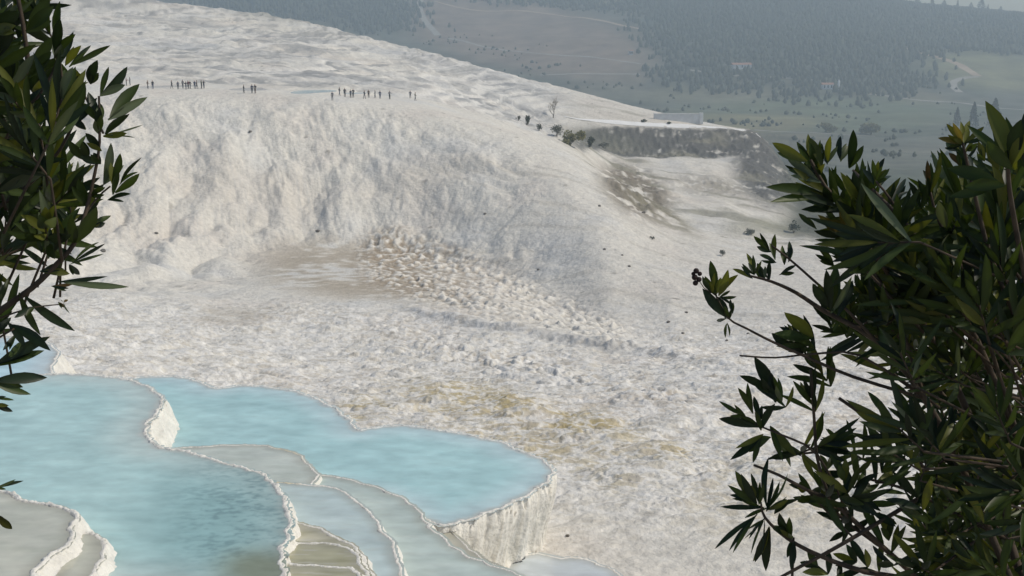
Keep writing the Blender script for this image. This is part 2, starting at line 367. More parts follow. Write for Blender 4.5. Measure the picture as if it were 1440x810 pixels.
# ravine, outcrop, scree
n5 = P2(X, Yg, 5, 5, 107, 3)
n5b = P2(X, Yg, 1.5, 3, 117, 2)
C = mixc(C, .95 * m_out * sst(-.5, .0, n5 + .8 * n5b), (.19, .16, .12))
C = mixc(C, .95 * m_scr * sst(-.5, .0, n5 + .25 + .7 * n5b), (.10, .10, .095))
C = mixc(C, .8 * m_rt * sst(.05, .35, P2(X, Yg, 22, 9, 108, 3)) , (.26, .245, .19))
C = mixc(C, .8 * blob(PX, PY, 930, 300, 60, 12, .5, 30) * sst(-.5, .1, n5), (.22, .20, .14))
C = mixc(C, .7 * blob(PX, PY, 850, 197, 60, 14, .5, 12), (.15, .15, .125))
C = mixc(C, .8 * blob(PX, PY, 1090, 320, 60, 12, .6), (.30, .29, .22))
# scrub on the valley side and the far country
m_val = sst(1.3, 1.7, S) * sst(1085, 1130, PX) + sst(nY[:, 14][None, :] + 4, nY[:, 14][None, :] + 20, Yg)
C = mixc(C, m_val, (.105, .11, .085))
m_val = np.clip(m_val, 0, 1)
far = sst(380, 480, Yg)
n6 = P2(X, Yg, 120, 200, 110, 4); n7 = P2(X, Yg, 30, 45, 111, 3)
C = mixc(C, far * .8 * sst(-.1, .35, n6), (.16, .14, .095))
C = mixc(C, far * .7 * sst(.05, .4, -n6), (.06, .075, .045))
C = mixc(C, m_val * .6 * sst(.05, .4, n7), (.045, .055, .035))
wd = np.maximum.reduce([blob(PX, PY, 1120, 62, 210, 62, .4, 6), sst(34, 14, PY) * sst(870, 950, PX), blob(PX, PY, 420, 0, 190, 30, .4, 8), .9 * blob(PX, PY, 1340, 38, 200, 30, .3, 4), .6 * blob(PX, PY, 990, 112, 70, 16, .6, 5)])
C = mixc(C, far * .85 * wd * sst(-.5, .0, n7), (.035, .045, .028))
C = mixc(C, far * .9 * blob(PX, PY, 740, 50, 175, 50, .3, 12), (.23, .17, .125))
C = mixc(C, far * .8 * blob(PX, PY, 1390, 100, 90, 26, .4, 5), (.20, .20, .10))
C = mixc(C, far * .7 * blob(PX, PY, 1150, 158, 200, 22, .5), (.12, .15, .08))
C = mixc(C, far * .6 * blob(PX, PY, 1000, 130, 120, 12, .5), (.20, .19, .12))
C = mixc(C, far * .6 * blob(PX, PY, 1060, 168, 90, 10, .5), (.24, .20, .10))
C = mixc(C, far * .5 * blob(PX, PY, 1330, 215, 200, 30, .6), (.16, .165, .13))
# pool beds and walls
for pi, (nm, z, dep, *_r) in enumerate(POOLS):
    m = (POOLID == pi).astype(float)
    shore = sst(.0, .9, SHORE)
    bed = {'A': (.50, .53, .50), 'C': (.60, .66, .66), 'G': (.60, .64, .63), 'B': (.40, .385, .34), 'B2': (.40, .38, .32), 'F1': (.37, .34, .23), 'F2': (.33, .31, .19),
           'F3': (.35, .32, .19), 'E': (.44, .44, .41), 'D2': (.42, .42, .385), 'D1': (.42, .42, .38), 'D3': (.36, .34, .27), 'H': (.45, .46, .47)}[nm]
    C = mixc(C, m * (.35 + .65 * sst(.0, .12, SHORE)), bed)
    if nm in ('F1', 'F2', 'F3', 'D2', 'D1', 'E', 'D3'):
        C = mixc(C, m * .6 * sst(-.1, .5, P2(X, Yg, 3, .5, 120, 3)), tuple(.72 * np.array(bed)))
dz = np.clip((-17.4 - H) / 2.5, 0, 1)
cm = WALL * sst(0, .1, dz)
C = mixc(C, WALL, (.82, .79, .715))
C = mixc(C, cm * .25 * sst(-.1, .5, P2(X * 1.3 + Yg * .7, H, .35, 5, 121, 2)), (.66, .58, .42))
C = mixc(C, .8 * WALL * sst(-16.35, -16.9, H) * blob(PX, PY, 405, 770, 22, 50, .6), (.60, .52, .30))

# shallow pools on the people's terrace, sunk into it
TPOOLS = []
for px_, Yc, w_, d_, colr in [(453, 246.5, 3.8, 7.2, (.40, .62, .69)), (503, 252, 3.0, 3.6, (.60, .76, .82)), (368, 246, 3.9, 5.4, (.50, .51, .52)), (258, 246, 5.0, 5.4, (.50, .51, .52))]:
    xc = (px_ - CXP) / F * (Yc * (cp + .30 * sp))
    a = np.arctan2((Yg - Yc) / d_, (X - xc) / w_); q_ = 1 + .16 * np.sin(2 * a + px_) + .1 * np.sin(3 * a + px_)
    e = np.hypot((X - xc) / w_, (Yg - Yc) / d_) / q_
    zc = float(np.percentile(H[e < 1], 30))
    band = 1 - sst(1.25, 1.7, e)
    H = np.where(e < 1.7, H * (1 - band) + (zc + .05) * band, H); H = np.where(e < 1.06, zc - .25 * (1 - sst(.93, 1.06, e)) + .05, H)
    TPOOLS.append((xc, Yc, w_, d_, px_, zc, colr))
X = X + shiftX; Yg = Yg + shiftY
# ------------------------------------------------------------------ materials
def mat(name, rgb=(.5, .5, .5), rough=.8, spec=.3):
    m = bpy.data.materials.new(name); m.use_nodes = True
    b = m.node_tree.nodes['Principled BSDF']
    b.inputs['Base Color'].default_value = (*rgb, 1); b.inputs['Roughness'].default_value = rough
    b.inputs['Specular IOR Level'].default_value = spec
    return m
def N(m, t): return m.node_tree.nodes.new(t)
def LK(m, a, b): m.node_tree.links.new(a, b)
def noisy(name, c1, c2, scale, rough=.85, bump=.0, bscale=None, detail=4, dist=.1):
    m = mat(name, c1, rough)
    b = m.node_tree.nodes['Principled BSDF']
    tc = N(m, 'ShaderNodeTexCoord'); n = N(m, 'ShaderNodeTexNoise'); n.inputs['Scale'].default_value = scale; n.inputs['Detail'].default_value = detail
    r = N(m, 'ShaderNodeValToRGB'); r.color_ramp.elements[0].position = .35; r.color_ramp.elements[1].position = .65
    r.color_ramp.elements[0].color = (*c1, 1); r.color_ramp.elements[1].color = (*c2, 1)
    LK(m, tc.outputs['Object'], n.inputs['Vector']); LK(m, n.outputs['Fac'], r.inputs['Fac']); LK(m, r.outputs['Color'], b.inputs['Base Color'])
    if bump:
        n2 = N(m, 'ShaderNodeTexNoise'); n2.inputs['Scale'].default_value = bscale or scale * 2; n2.inputs['Detail'].default_value = 6
        LK(m, tc.outputs['Object'], n2.inputs['Vector'])
        bp = N(m, 'ShaderNodeBump'); bp.inputs['Strength'].default_value = bump; bp.inputs['Distance'].default_value = dist
        LK(m, n2.outputs['Fac'], bp.inputs['Height']); LK(m, bp.outputs['Normal'], b.inputs['Normal'])
    return m
def ground_mat(name, s1, s2, bd, lo=.86, hi=1.08):
    m = mat(name, (.6, .6, .6), .9, .2); b = m.node_tree.nodes['Principled BSDF']
    a = N(m, 'ShaderNodeAttribute'); a.attribute_name = 'col'
    tc = N(m, 'ShaderNodeTexCoord')
    n = N(m, 'ShaderNodeTexNoise'); n.inputs['Scale'].default_value = s1; n.inputs['Detail'].default_value = 8; n.inputs['Roughness'].default_value = .65
    mr = N(m, 'ShaderNodeMapRange'); mr.inputs[1].default_value = .3; mr.inputs[2].default_value = .7; mr.inputs[3].default_value = lo; mr.inputs[4].default_value = hi
    mx = N(m, 'ShaderNodeVectorMath'); mx.operation = 'SCALE'
    LK(m, tc.outputs['Object'], n.inputs['Vector']); LK(m, n.outputs['Fac'], mr.inputs[0])
    LK(m, a.outputs['Color'], mx.inputs[0]); LK(m, mr.outputs[0], mx.inputs['Scale']); LK(m, mx.outputs[0], b.inputs['Base Color'])
    n2 = N(m, 'ShaderNodeTexNoise'); n2.inputs['Scale'].default_value = s2; n2.inputs['Detail'].default_value = 7; n2.inputs['Roughness'].default_value = .6
    LK(m, tc.outputs['Object'], n2.inputs['Vector'])
    bp = N(m, 'ShaderNodeBump'); bp.inputs['Strength'].default_value = .6; bp.inputs['Distance'].default_value = bd
    LK(m, n2.outputs['Fac'], bp.inputs['Height']); LK(m, bp.outputs['Normal'], b.inputs['Normal'])
    return m

# ------------------------------------------------------------------ mesh helpers
def new_mesh(name, V, Fq, m=None, parent=None, cols_=None, smooth=True, attr='col'):
    V = np.asarray(V, np.float32); Fq = np.asarray(Fq, np.int32)
    me = bpy.data.meshes.new(name)
    k = Fq.shape[1]
    me.vertices.add(len(V)); me.vertices.foreach_set('co', V.ravel())
    me.loops.add(Fq.size); me.loops.foreach_set('vertex_index', Fq.ravel())
    me.polygons.add(len(Fq)); me.polygons.foreach_set('loop_start', np.arange(0, Fq.size, k, dtype=np.int32))
    try: me.polygons.foreach_set('loop_total', np.full(len(Fq), k, np.int32))
    except Exception: pass
    if smooth: me.polygons.foreach_set('use_smooth', np.ones(len(Fq), bool))
    if cols_ is not None:
        ca_ = me.color_attributes.new(attr, 'FLOAT_COLOR', 'POINT')
        rgba = np.ones((len(V), 4), np.float32); rgba[:, :3] = cols_
        ca_.data.foreach_set('color', rgba.ravel())
    me.update(calc_edges=True); me.validate()
    if m: me.materials.append(m)
    o = bpy.data.objects.new(name, me); COL.objects.link(o)
    if parent: o.parent = parent
    return o
def tag(o, label=None, cat=None, group=None, kind=None):
    if label: o['label'] = label
    if cat: o['category'] = cat
    if group: o['group'] = group
    if kind: o['kind'] = kind
    return o
def empty(name, loc, rz=0):
    o = bpy.data.objects.new(name, None); COL.objects.link(o); o.location = loc; o.rotation_euler = (0, 0, rz); o.empty_display_size = .2
    return o
def grid_mesh(name, ra, rb, m, ca0=0, cb0=None):
    cb0 = NC if cb0 is None else cb0
    x, y, z = X[ra:rb, ca0:cb0], Yg[ra:rb, ca0:cb0], H[ra:rb, ca0:cb0] + CZ
    n, k = x.shape
    V = np.stack([x, y, z], -1).reshape(-1, 3)
    idx = np.arange(n * k).reshape(n, k)
    Fq = np.stack([idx[:-1, :-1], idx[:-1, 1:], idx[1:, 1:], idx[1:, :-1]], -1).reshape(-1, 4)
    return new_mesh(name, V, Fq, m, None, C[ra:rb, ca0:cb0].reshape(-1, 3))
M_trav = ground_mat('travertine', 1.5, 2.6, .34, .80, 1.12)
M_far = ground_mat('scrub_country', .03, .05, 2.0, .6, 1.35)
rs = np.searchsorted(rows, 470)
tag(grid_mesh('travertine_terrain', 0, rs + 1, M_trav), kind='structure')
tag(grid_mesh('valley_and_hills', rs, NR, M_far), kind='structure')
def ground(x, y):               # height of the built ground (relative to eye)
    r = np.clip(np.searchsorted(rows, y) - 1, 0, NR - 2)
    u = x / (y * (cp + .30 * sp)) * F + CXP
    c = np.clip(np.searchsorted(cols, u) - 1, 0, NC - 2)
    fr_ = np.clip((y - rows[r]) / (rows[r+1] - rows[r]), 0, 1); fc = np.clip((u - cols[c]) / (cols[c+1] - cols[c]), 0, 1)
    return (H[r, c]*(1-fr_)*(1-fc) + H[r, c+1]*(1-fr_)*fc + H[r+1, c]*fr_*(1-fc) + H[r+1, c+1]*fr_*fc)
def gpt(px, py, lo=100, hi=3000, dz=0):   # where the sight line first meets the ground beyond lo
    ys = np.geomspace(lo, hi, 1500)
    y_ = -(py - CYP) / F
    xs = (px - CXP) / F * ys / (cp + y_ * sp)
    below = ground(xs, ys) >= -kk(py) * ys
    i = int(np.argmax(below)) if below.any() else len(ys) - 1
    return Vector((xs[i], ys[i], CZ + float(ground(xs[i], ys[i])) + dz))
def gY(px, Y):                  # ground point on a bearing at distance Y
    y = Y; x = (px - CXP) / F * (y * (cp + .30 * sp))
    return Vector((x, y, CZ + float(ground(x, y))))

# near ledge the photographer stands on
lx = np.linspace(-9, 9, 73); ly = np.linspace(-9, 3.2, 60)
LX, LY = np.meshgrid(lx, ly)
LZ = -1.62 + .06 * P2(LX, LY, 1, 1, 130, 3) - 2.4 * sst(2.25, 3.2, LY + .2 * P2(LX, LY, 1.4, 1.4, 131)) ** 1.3
idx = np.arange(LX.size).reshape(LX.shape)
new_led = new_mesh('ledge_ground', np.stack([LX, LY, LZ + CZ], -1).reshape(-1, 3),
   np.stack([idx[:-1, :-1], idx[:-1, 1:], idx[1:, 1:], idx[1:, :-1]], -1).reshape(-1, 4),
   noisy('stony_soil', (.30, .26, .20), (.45, .41, .34), 4, .95, .5, 9))
tag(new_led, kind='structure')

# ------------------------------------------------------------------ water
def water_mat():
    m = bpy.data.materials.new('milky_pool_water'); m.use_nodes = True
    nt = m.node_tree; nt.nodes.clear()
    out = N(m, 'ShaderNodeOutputMaterial'); a = N(m, 'ShaderNodeAttribute'); a.attribute_name = 'col'
    al = N(m, 'ShaderNodeAttribute'); al.attribute_name = 'milk'
    tc = N(m, 'ShaderNodeTexCoord'); n = N(m, 'ShaderNodeTexNoise'); n.inputs['Scale'].default_value = 1.1; n.inputs['Detail'].default_value = 5
    mp = N(m, 'ShaderNodeMapping'); mp.inputs['Scale'].default_value = (1, 1.6, 1)
    LK(m, tc.outputs['Object'], mp.inputs['Vector']); LK(m, mp.outputs[0], n.inputs['Vector'])
    mr = N(m, 'ShaderNodeMapRange'); mr.inputs[1].default_value = .3; mr.inputs[2].default_value = .7; mr.inputs[3].default_value = .88; mr.inputs[4].default_value = 1.08
    LK(m, n.outputs['Fac'], mr.inputs[0])
    sc_ = N(m, 'ShaderNodeVectorMath'); sc_.operation = 'SCALE'; LK(m, a.outputs['Color'], sc_.inputs[0]); LK(m, mr.outputs[0], sc_.inputs['Scale'])
    n2 = N(m, 'ShaderNodeTexNoise'); n2.inputs['Scale'].default_value = 5; n2.inputs['Detail'].default_value = 3
    LK(m, mp.outputs[0], n2.inputs['Vector'])
    bp = N(m, 'ShaderNodeBump'); bp.inputs['Strength'].default_value = .25; bp.inputs['Distance'].default_value = .02; LK(m, n2.outputs['Fac'], bp.inputs['Height'])
    df = N(m, 'ShaderNodeBsdfDiffuse'); LK(m, sc_.outputs[0], df.inputs['Color'])
    tr = N(m, 'ShaderNodeBsdfTransparent'); tr.inputs['Color'].default_value = (.86, .95, .96, 1)
    mx = N(m, 'ShaderNodeMixShader'); LK(m, al.outputs['Fac'], mx.inputs[0]); LK(m, tr.outputs[0], mx.inputs[1]); LK(m, df.outputs[0], mx.inputs[2])
    gl = N(m, 'ShaderNodeBsdfGlossy'); gl.inputs['Roughness'].default_value = .06; LK(m, bp.outputs['Normal'], gl.inputs['Normal'])
    fr = N(m, 'ShaderNodeFresnel'); fr.inputs['IOR'].default_value = 1.33; LK(m, bp.outputs['Normal'], fr.inputs['Normal'])
    m2 = N(m, 'ShaderNodeMixShader'); LK(m, fr.outputs[0], m2.inputs[0]); LK(m, mx.outputs[0], m2.inputs[1]); LK(m, gl.outputs[0], m2.inputs[2])
    LK(m, m2.outputs[0], out.inputs['Surface'])
    return m
M_wat = water_mat()
FILM = {'B': (.59, .60, .51), 'B2': (.60, .60, .50), 'F1': (.56, .53, .40), 'F2': (.47, .45, .31), 'F3': (.49, .47, .33), 'E': (.57, .68, .67),
        'D2': (.57, .66, .61), 'D1': (.60, .65, .585), 'D3': (.54, .52, .42), 'H': (.62, .67, .69)}
for pi, (nm, z, dep, sl_) in enumerate(water_src):
    ok = (sl_ < .14) & (H < z + .10)
    q = ok[:-1, :-1] | ok[:-1, 1:] | ok[1:, 1:] | ok[1:, :-1]
    q &= (sl_[:-1, :-1] < .3) & (sl_[1:, 1:] < .3)
    rr, cc = np.nonzero(q)
    if len(rr) == 0: continue
    ids = np.stack([rr * NC + cc, rr * NC + cc + 1, (rr + 1) * NC + cc + 1, (rr + 1) * NC + cc], -1)
    un, inv = np.unique(ids, return_inverse=True)
    V = np.stack([X.ravel()[un], Yg.ravel()[un], np.full(len(un), z + CZ)], -1)
    d = np.clip(z - H.ravel()[un], 0, 3)
    shr = np.clip(-sl_.ravel()[un], 0, 9)
    deep = np.array({'A': (.49, .70, .68), 'C': (.46, .69, .69), 'G': (.54, .75, .80)}.get(nm, FILM.get(nm)))
    shal = np.array({'A': (.57, .68, .64), 'C': (.57, .73, .74), 'G': (.64, .74, .75)}.get(nm, FILM.get(nm)))
    t = sst(.1, 2.6 if nm == 'A' else 2.0, shr)[:, None]
    cc_ = shal * (1 - t) + deep * t
    xs_, ys_ = X.ravel()[un], Yg.ravel()[un]
    cl = fbm(xs_ / 2.4 + .3 * ys_, ys_ / 1.5, 4, 200 + pi)
    cc_ = cc_ * (1 + .20 * np.clip(cl, -.8, .8))[:, None] + np.array((.02, .0, -.01)) * np.clip(cl, 0, 1)[:, None]
    if dep > .3:
        sk = sst(.18, .5, fbm(xs_ / .9, ys_ / .28, 3, 220 + pi))[:, None] * .22
        cc_ = cc_ * (1 - sk) + cc_ * np.array((.72, .86, .88)) * sk
        cr_ = (1 - sst(.02, .35, shr + .12 * fbm(xs_ / .5, ys_ / .5, 2, 230)))[:, None] * .7
        cc_ = cc_ * (1 - cr_) + np.array((.62, .62, .56)) * cr_
    if dep < .3:
        xs_, ys_ = X.ravel()[un], Yg.ravel()[un]
        st_ = sst(-.15, .45, fbm(xs_ / 2.6, ys_ / .5, 3, 180 + pi))[:, None] * (.75 if nm[0] == 'F' else .35)
        cc_ = cc_ * (1 - st_) + cc_ * (np.array((.66, .66, .56)) if nm[0] == 'F' else np.array((.82, .84, .80))) * st_
        st_ = sst(.2, .5, fbm(xs_ / 1.1, ys_ / .22, 2, 190 + pi))[:, None] * (.5 if nm[0] == 'F' else .15)
        cc_ = cc_ * (1 - st_) + np.array((.60, .58, .50)) * st_
        et = (1 - sst(0, .5, shr))[:, None] * .45
        cc_ = cc_ * (1 - et) + np.array((.36, .34, .27)) * et
    if nm == 'A':
        px_, py_ = project(X0.ravel()[un], Y0.ravel()[un], z)
        cx = (px_ - 150) / 200
        k1 = blob(px_, py_, 310, 740, 110, 80, .8)[:, None]
        cc_ = cc_ * (1 - .75 * k1) + np.array((.26, .44, .44)) * .75 * k1
        k2 = (.6 * sst(-.15, .5, fbm(xs_ / .34, ys_ / .24, 4, 122) + .5 * fbm(xs_ / 1.7, ys_ / 1.2, 2, 123)) * blob(px_, py_, 345, 730, 85, 80, .7))[:, None]
        cc_ = cc_ * (1 - k2) + np.array((.15, .25, .26)) * k2
        k3 = (blob(px_, py_, 365, 800, 55, 26, .7) * .85)[:, None]
        cc_ = cc_ * (1 - k3) + np.array((.23, .25, .16)) * k3
    o = new_mesh('pool_water', V, inv.reshape(-1, 4), M_wat, None, cc_)
    at_ = o.data.attributes.new('milk', 'FLOAT', 'POINT')
    at_.data.foreach_set('value', (.8 + .17 * (1 - np.exp(-d * 6)) if dep > .3 else np.full(len(d), .93)).astype(np.float32))
    tag(o, kind='structure')
# ------------------------------------------------------------------ haze over the whole place
def box_obj(name, lo, hi, m):
    (x0, y0, z0), (x1, y1, z1) = lo, hi
    V = [(x0,y0,z0),(x1,y0,z0),(x1,y1,z0),(x0,y1,z0),(x0,y0,z1),(x1,y0,z1),(x1,y1,z1),(x0,y1,z1)]
    Fq = [(0,3,2,1),(4,5,6,7),(0,1,5,4),(1,2,6,5),(2,3,7,6),(3,0,4,7)]
    return new_mesh(name, V, Fq, m, smooth=False)
mh = bpy.data.materials.new('thin_haze'); mh.use_nodes = True
nt = mh.node_tree; nt.nodes.clear()
o_ = nt.nodes.new('ShaderNodeOutputMaterial'); pv = nt.nodes.new('ShaderNodeVolumePrincipled')
pv.inputs['Color'].default_value = (.72, .85, .93, 1); pv.inputs['Density'].default_value = HAZE; pv.inputs['Anisotropy'].default_value = .2
nt.links.new(pv.outputs[0], o_.inputs['Volume'])
ex = float(np.abs(X).max()) + 60
hz = tag(box_obj('haze', (-ex, -30, CZ + float(H.min()) - 1), (ex, 2720, CZ + max(float(H.max()), 0) + 45), mh), kind='stuff')

# ------------------------------------------------------------------ tracks and roads (thin sheets on the ground)
def ribbon(name, pts, width, m, lo=600, lift=.25, Y=None):
    P3 = []
    for i, p in enumerate(pts): P3.append(gY(p[0], p[2]) if len(p) > 2 else gpt(p[0], p[1], lo))
    P3 = np.array([tuple(p) for p in P3]); seg = np.linalg.norm(np.diff(P3[:, :2], axis=0), axis=1); a = np.concatenate([[0], np.cumsum(seg)])
    n = max(8, int(a[-1] / (width * 1.0))); t = np.linspace(0, a[-1], n)
    x = np.interp(t, a, P3[:, 0]); y = np.interp(t, a, P3[:, 1])
    k = np.ones(5) / 5; x[2:-2] = np.convolve(x, k, 'valid'); y[2:-2] = np.convolve(y, k, 'valid')
    dx, dy = np.gradient(x), np.gradient(y); l = np.hypot(dx, dy) + 1e-6
    V = []
    for s_ in (-.5, -.17, .17, .5):
        wv = width * (np.clip(.15 + t / (.3 * a[-1]), 0, 1) if lift < .1 else 1) * (1 + .25 * perlin(t / (width * 4), t * 0, 140 + int(s_ * 10)))
        qx, qy = x - dy / l * s_ * wv, y + dx / l * s_ * wv
        V.append(np.stack([qx, qy, ground(qx, qy) + CZ + lift], -1))
    V = np.stack(V, 1); idx = np.arange(n * 4).reshape(n, 4)
    return tag(new_mesh(name, V.reshape(-1, 3), np.stack([idx[:-1, :-1], idx[:-1, 1:], idx[1:, 1:], idx[1:, :-1]], -1).reshape(-1, 4), m), kind='structure')
M_road = noisy('chalk_road', (.74, .73, .70), (.82, .81, .78), .3)
M_dirt = noisy('bare_earth_track', (.36, .27, .19), (.46, .36, .26), .05)
M_pale = noisy('pale_gravel_track', (.28, .26, .22), (.36, .34, .30), .05)
ribbon('road', [(790, 0, 338), (830, 0, 339), (870, 0, 340), (920, 0, 341.5), (960, 0, 343), (1000, 0, 345), (1040, 0, 346.5), (1052, 0, 347)], 3.4, M_road, lift=.08)
ribbon('track', [(592, 0), (590, 14), (597, 28), (608, 42), (616, 50)], 9, M_pale)
ribbon('track', [(612, 2), (660, 14), (750, 17), (820, 25), (880, 37), (905, 42)], 6, M_dirt)
ribbon('track', [(630, 54), (680, 66), (740, 74), (830, 80), (900, 90)], 5, M_pale)
ribbon('track', [(760, 106), (850, 104), (900, 105)], 5, M_pale)
ribbon('track', [(1272, 68), (1310, 78), (1345, 88), (1366, 102), (1375, 107)], 11, M_dirt)
ribbon('track', [(1375, 108), (1345, 112), (1338, 120), (1350, 130)], 8, M_pale)
ribbon('road', [(1215, 132), (1260, 137), (1320, 143), (1380, 149), (1470, 158)], 7, M_pale)
ribbon('track', [(1060, 183), (1110, 186), (1165, 189), (1230, 192)], 4, M_pale, 450)
ribbon('track', [(960, 98), (1020, 106), (1100, 110), (1180, 116)], 5, M_pale)

# small pools on the people's terrace
for xc, Yc, w_, d_, ph, zc, colr in TPOOLS:
    n = 48; a = np.linspace(0, 2 * np.pi, n, endpoint=False); r_ = (1 + .16 * np.sin(2 * a + ph) + .1 * np.sin(3 * a + ph)) * 1.03
    V = [(xc, Yc, zc + CZ)] + list(zip(xc + w_ * np.cos(a) * r_, Yc + d_ * np.sin(a) * r_, np.full(n, zc + CZ)))
    o = new_mesh('pool_water', V, [(0, 1 + i, 1 + (i + 1) % n) for i in range(n)], M_wat, None, np.tile(colr, (len(V), 1)))
    at_ = o.data.attributes.new('milk', 'FLOAT', 'POINT'); at_.data.foreach_set('value', np.full(len(V), .95, np.float32))
    tag(o, kind='structure')

# ------------------------------------------------------------------ foliage and trees
def leafy_mat(name, c1, c2, rough=.55, trans=.25):
    m = bpy.data.materials.new(name); m.use_nodes = True
    b = m.node_tree.nodes['Principled BSDF']; b.inputs['Roughness'].default_value = rough; b.inputs['Specular IOR Level'].default_value = .35
    g = N(m, 'ShaderNodeNewGeometry'); r = N(m, 'ShaderNodeValToRGB')
    r.color_ramp.elements[0].color = (*c1, 1); r.color_ramp.elements[1].color = (*c2, 1)
    LK(m, g.outputs['Random Per Island'], r.inputs['Fac']); LK(m, r.outputs['Color'], b.inputs['Base Color'])
    t = N(m, 'ShaderNodeBsdfTranslucent'); LK(m, r.outputs['Color'], t.inputs['Color'])
    mx = N(m, 'ShaderNodeMixShader'); mx.inputs[0].default_value = trans
    LK(m, b.outputs[0], mx.inputs[1]); LK(m, t.outputs[0], mx.inputs[2]); LK(m, mx.outputs[0], m.node_tree.nodes['Material Output'].inputs['Surface'])
    return m
M_bark = noisy('grey_brown_bark', (.10, .08, .06), (.17, .14, .11), 6)
M_fdark = leafy_mat('dark_green_foliage', (.030, .042, .022), (.06, .075, .038))
M_fyel = leafy_mat('yellow_green_foliage', (.17, .16, .06), (.24, .22, .09))
M_fgrey = leafy_mat('grey_green_foliage', (.12, .125, .095), (.17, .17, .13))
M_fpine = leafy_mat('pine_needles', (.022, .034, .020), (.045, .058, .032))
M_twig = noisy('dry_twigs', (.26, .21, .16), (.36, .30, .23), 5)

def tubes(name, paths, m, parent=None, sides=5):
    """paths: list of (points, r0, r1) swept to round stems, one mesh"""
    V, Fq = [], []
    for pts, ra, rb in paths:
        pts = [Vector(p) for p in pts]; n = len(pts); prev = None
        for i, p in enumerate(pts):
            d = (pts[min(i + 1, n - 1)] - pts[max(i - 1, 0)]).normalized()
            a = d.orthogonal().normalized() if prev is None else (prev - d * prev.dot(d)).normalized()
            prev = a; b = d.cross(a); r_ = ra + (rb - ra) * i / (n - 1)
            base = len(V)
            for k in range(sides):
                t = 2 * math.pi * k / sides
                V.append(tuple(p + (a * math.cos(t) + b * math.sin(t)) * r_))
            if i:
                for k in range(sides):
                    Fq.append((base - sides + k, base - sides + (k + 1) % sides, base + (k + 1) % sides, base + k))
        for k in range(1, sides - 1, 2):       # cap of the tip
            Fq.append((base, base + k, base + k + 1, base + (k + 2) % sides if k + 2 <= sides else base))
    Fq = [f for f in Fq if len(set(f)) == 4]
    return new_mesh(name, V, Fq, m, parent)

def clump_quads(centres, size, rnd):
    n = len(centres); a = rnd.normal(size=(n, 3)); a /= np.linalg.norm(a, axis=1)[:, None]
    b = np.cross(a, rnd.normal(size=(n, 3))); b /= np.linalg.norm(b, axis=1)[:, None] + 1e-6
    s_ = (size * rnd.uniform(.6, 1.3, n))[:, None]
    V = np.stack([centres - a * s_, centres + b * s_ * .55, centres + a * s_, centres - b * s_ * .55], 1).reshape(-1, 3)
    return V, np.arange(n * 4).reshape(n, 4)
def bush(base, w_, h_, m, label, seed, cat='bush', group=None, n=420, stem=True, name='bush', size=None):
    if 'valley' not in label: w_, h_ = w_ * .78, h_ * .78
    rnd = np.random.default_rng(seed)
    root = tag(empty(name, base), label, cat, group)
    k = rnd.integers(6, 10); cc = rnd.normal(size=(k, 3)) * (w_ * .22, w_ * .22, h_ * .16) + (0, 0, h_ * .55)
    which = rnd.integers(0, k, n); d = rnd.normal(size=(n, 3)); d /= np.linalg.norm(d, axis=1)[:, None]
    p = cc[which] + d * (rnd.uniform(.3, 1, n) ** .5)[:, None] * (w_ * .27, w_ * .27, h_ * .3) * rnd.uniform(.7, 1.15, k)[which][:, None]
    p[:, 2] = np.clip(p[:, 2], .03, None)
    V, Fq = clump_quads(p, size or max(w_, h_) * .075, rnd)
    new_mesh('foliage', V, Fq, m, root, smooth=False)
    tubes('stem', [([(0, 0, -.1), (cc[i][0] * .4, cc[i][1] * .4, h_ * .3), tuple(cc[i])], .03 * h_, .012 * h_) for i in range(min(k, 4))], M_bark, root)
    return root
def bare_tree(base, h_, label):
    rnd = random.Random(5); root = tag(empty('bare_tree', base), label, 'tree')
    tr, tw = [], []
    def grow(p, d, l, r_, lev):
        pts = [p]; q_ = p.copy()
        for i in range(4):
            d = (d + Vector((rnd.uniform(-.25, .25), rnd.uniform(-.25, .25), rnd.uniform(-.05, .2)))).normalized(); q_ = q_ + d * l / 4; pts.append(q_.copy())
        (tr if lev < 2 else tw).append((pts, r_, r_ * .5))
        if lev < 4:
            for i in range(4 if lev else 6):
                b = pts[rnd.randint(1, 4)]
                grow(b, (d + Vector((rnd.uniform(-.8, .8), rnd.uniform(-.8, .8), rnd.uniform(-.1, .6)))).normalized(), l * .6, r_ * .5, lev + 1)
    grow(Vector((0, 0, -.2)), Vector((0, 0, 1)), h_ * .5, .14, 0)
    tubes('trunk', tr, M_bark, root); tubes('crown', tw, M_twig, root, sides=3)
def conifer(base, h_, w_, label, seed, group=None, name='conifer_tree', cat='tree', slim=True):
    rnd = np.random.default_rng(seed); root = tag(empty(name, base), label, cat, group)
    n = 900; t = rnd.uniform(0, 1, n) ** .8; a = rnd.uniform(0, 2 * np.pi, n)
    prof = (np.sin(np.pi * np.clip(t * .93 + .07, 0, 1) ** .6)) if slim else (1 - t) ** .8
    r_ = w_ * .5 * prof * rnd.uniform(.5, 1.1, n) * (1 + .25 * np.sin(a * 3 + t * 9))
    p = np.stack([r_ * np.cos(a), r_ * np.sin(a), h_ * (.06 + .94 * t)], -1)
    V, Fq = clump_quads(p, h_ * .04, rnd)
    new_mesh('crown', V, Fq, M_fpine, root, smooth=False)
    tubes('trunk', [([(0, 0, -.5), (0, 0, h_ * .3), (.1, 0, h_ * .7)], h_ * .018, h_ * .006)], M_bark, root)
    return root
bare_tree(gpt(778, 166, 225), 6.2, 'leafless pale brown tree standing by the end of the white road')
bush(gpt(741, 176, 225), 1.5, 3.0, M_fdark, 'small dark upright tree left of the leafless tree', 11, 'tree', name='small_tree')
bush(gpt(758, 184, 225), 1.7, 1.9, M_fdark, 'dark round bush directly below the small upright tree', 12)
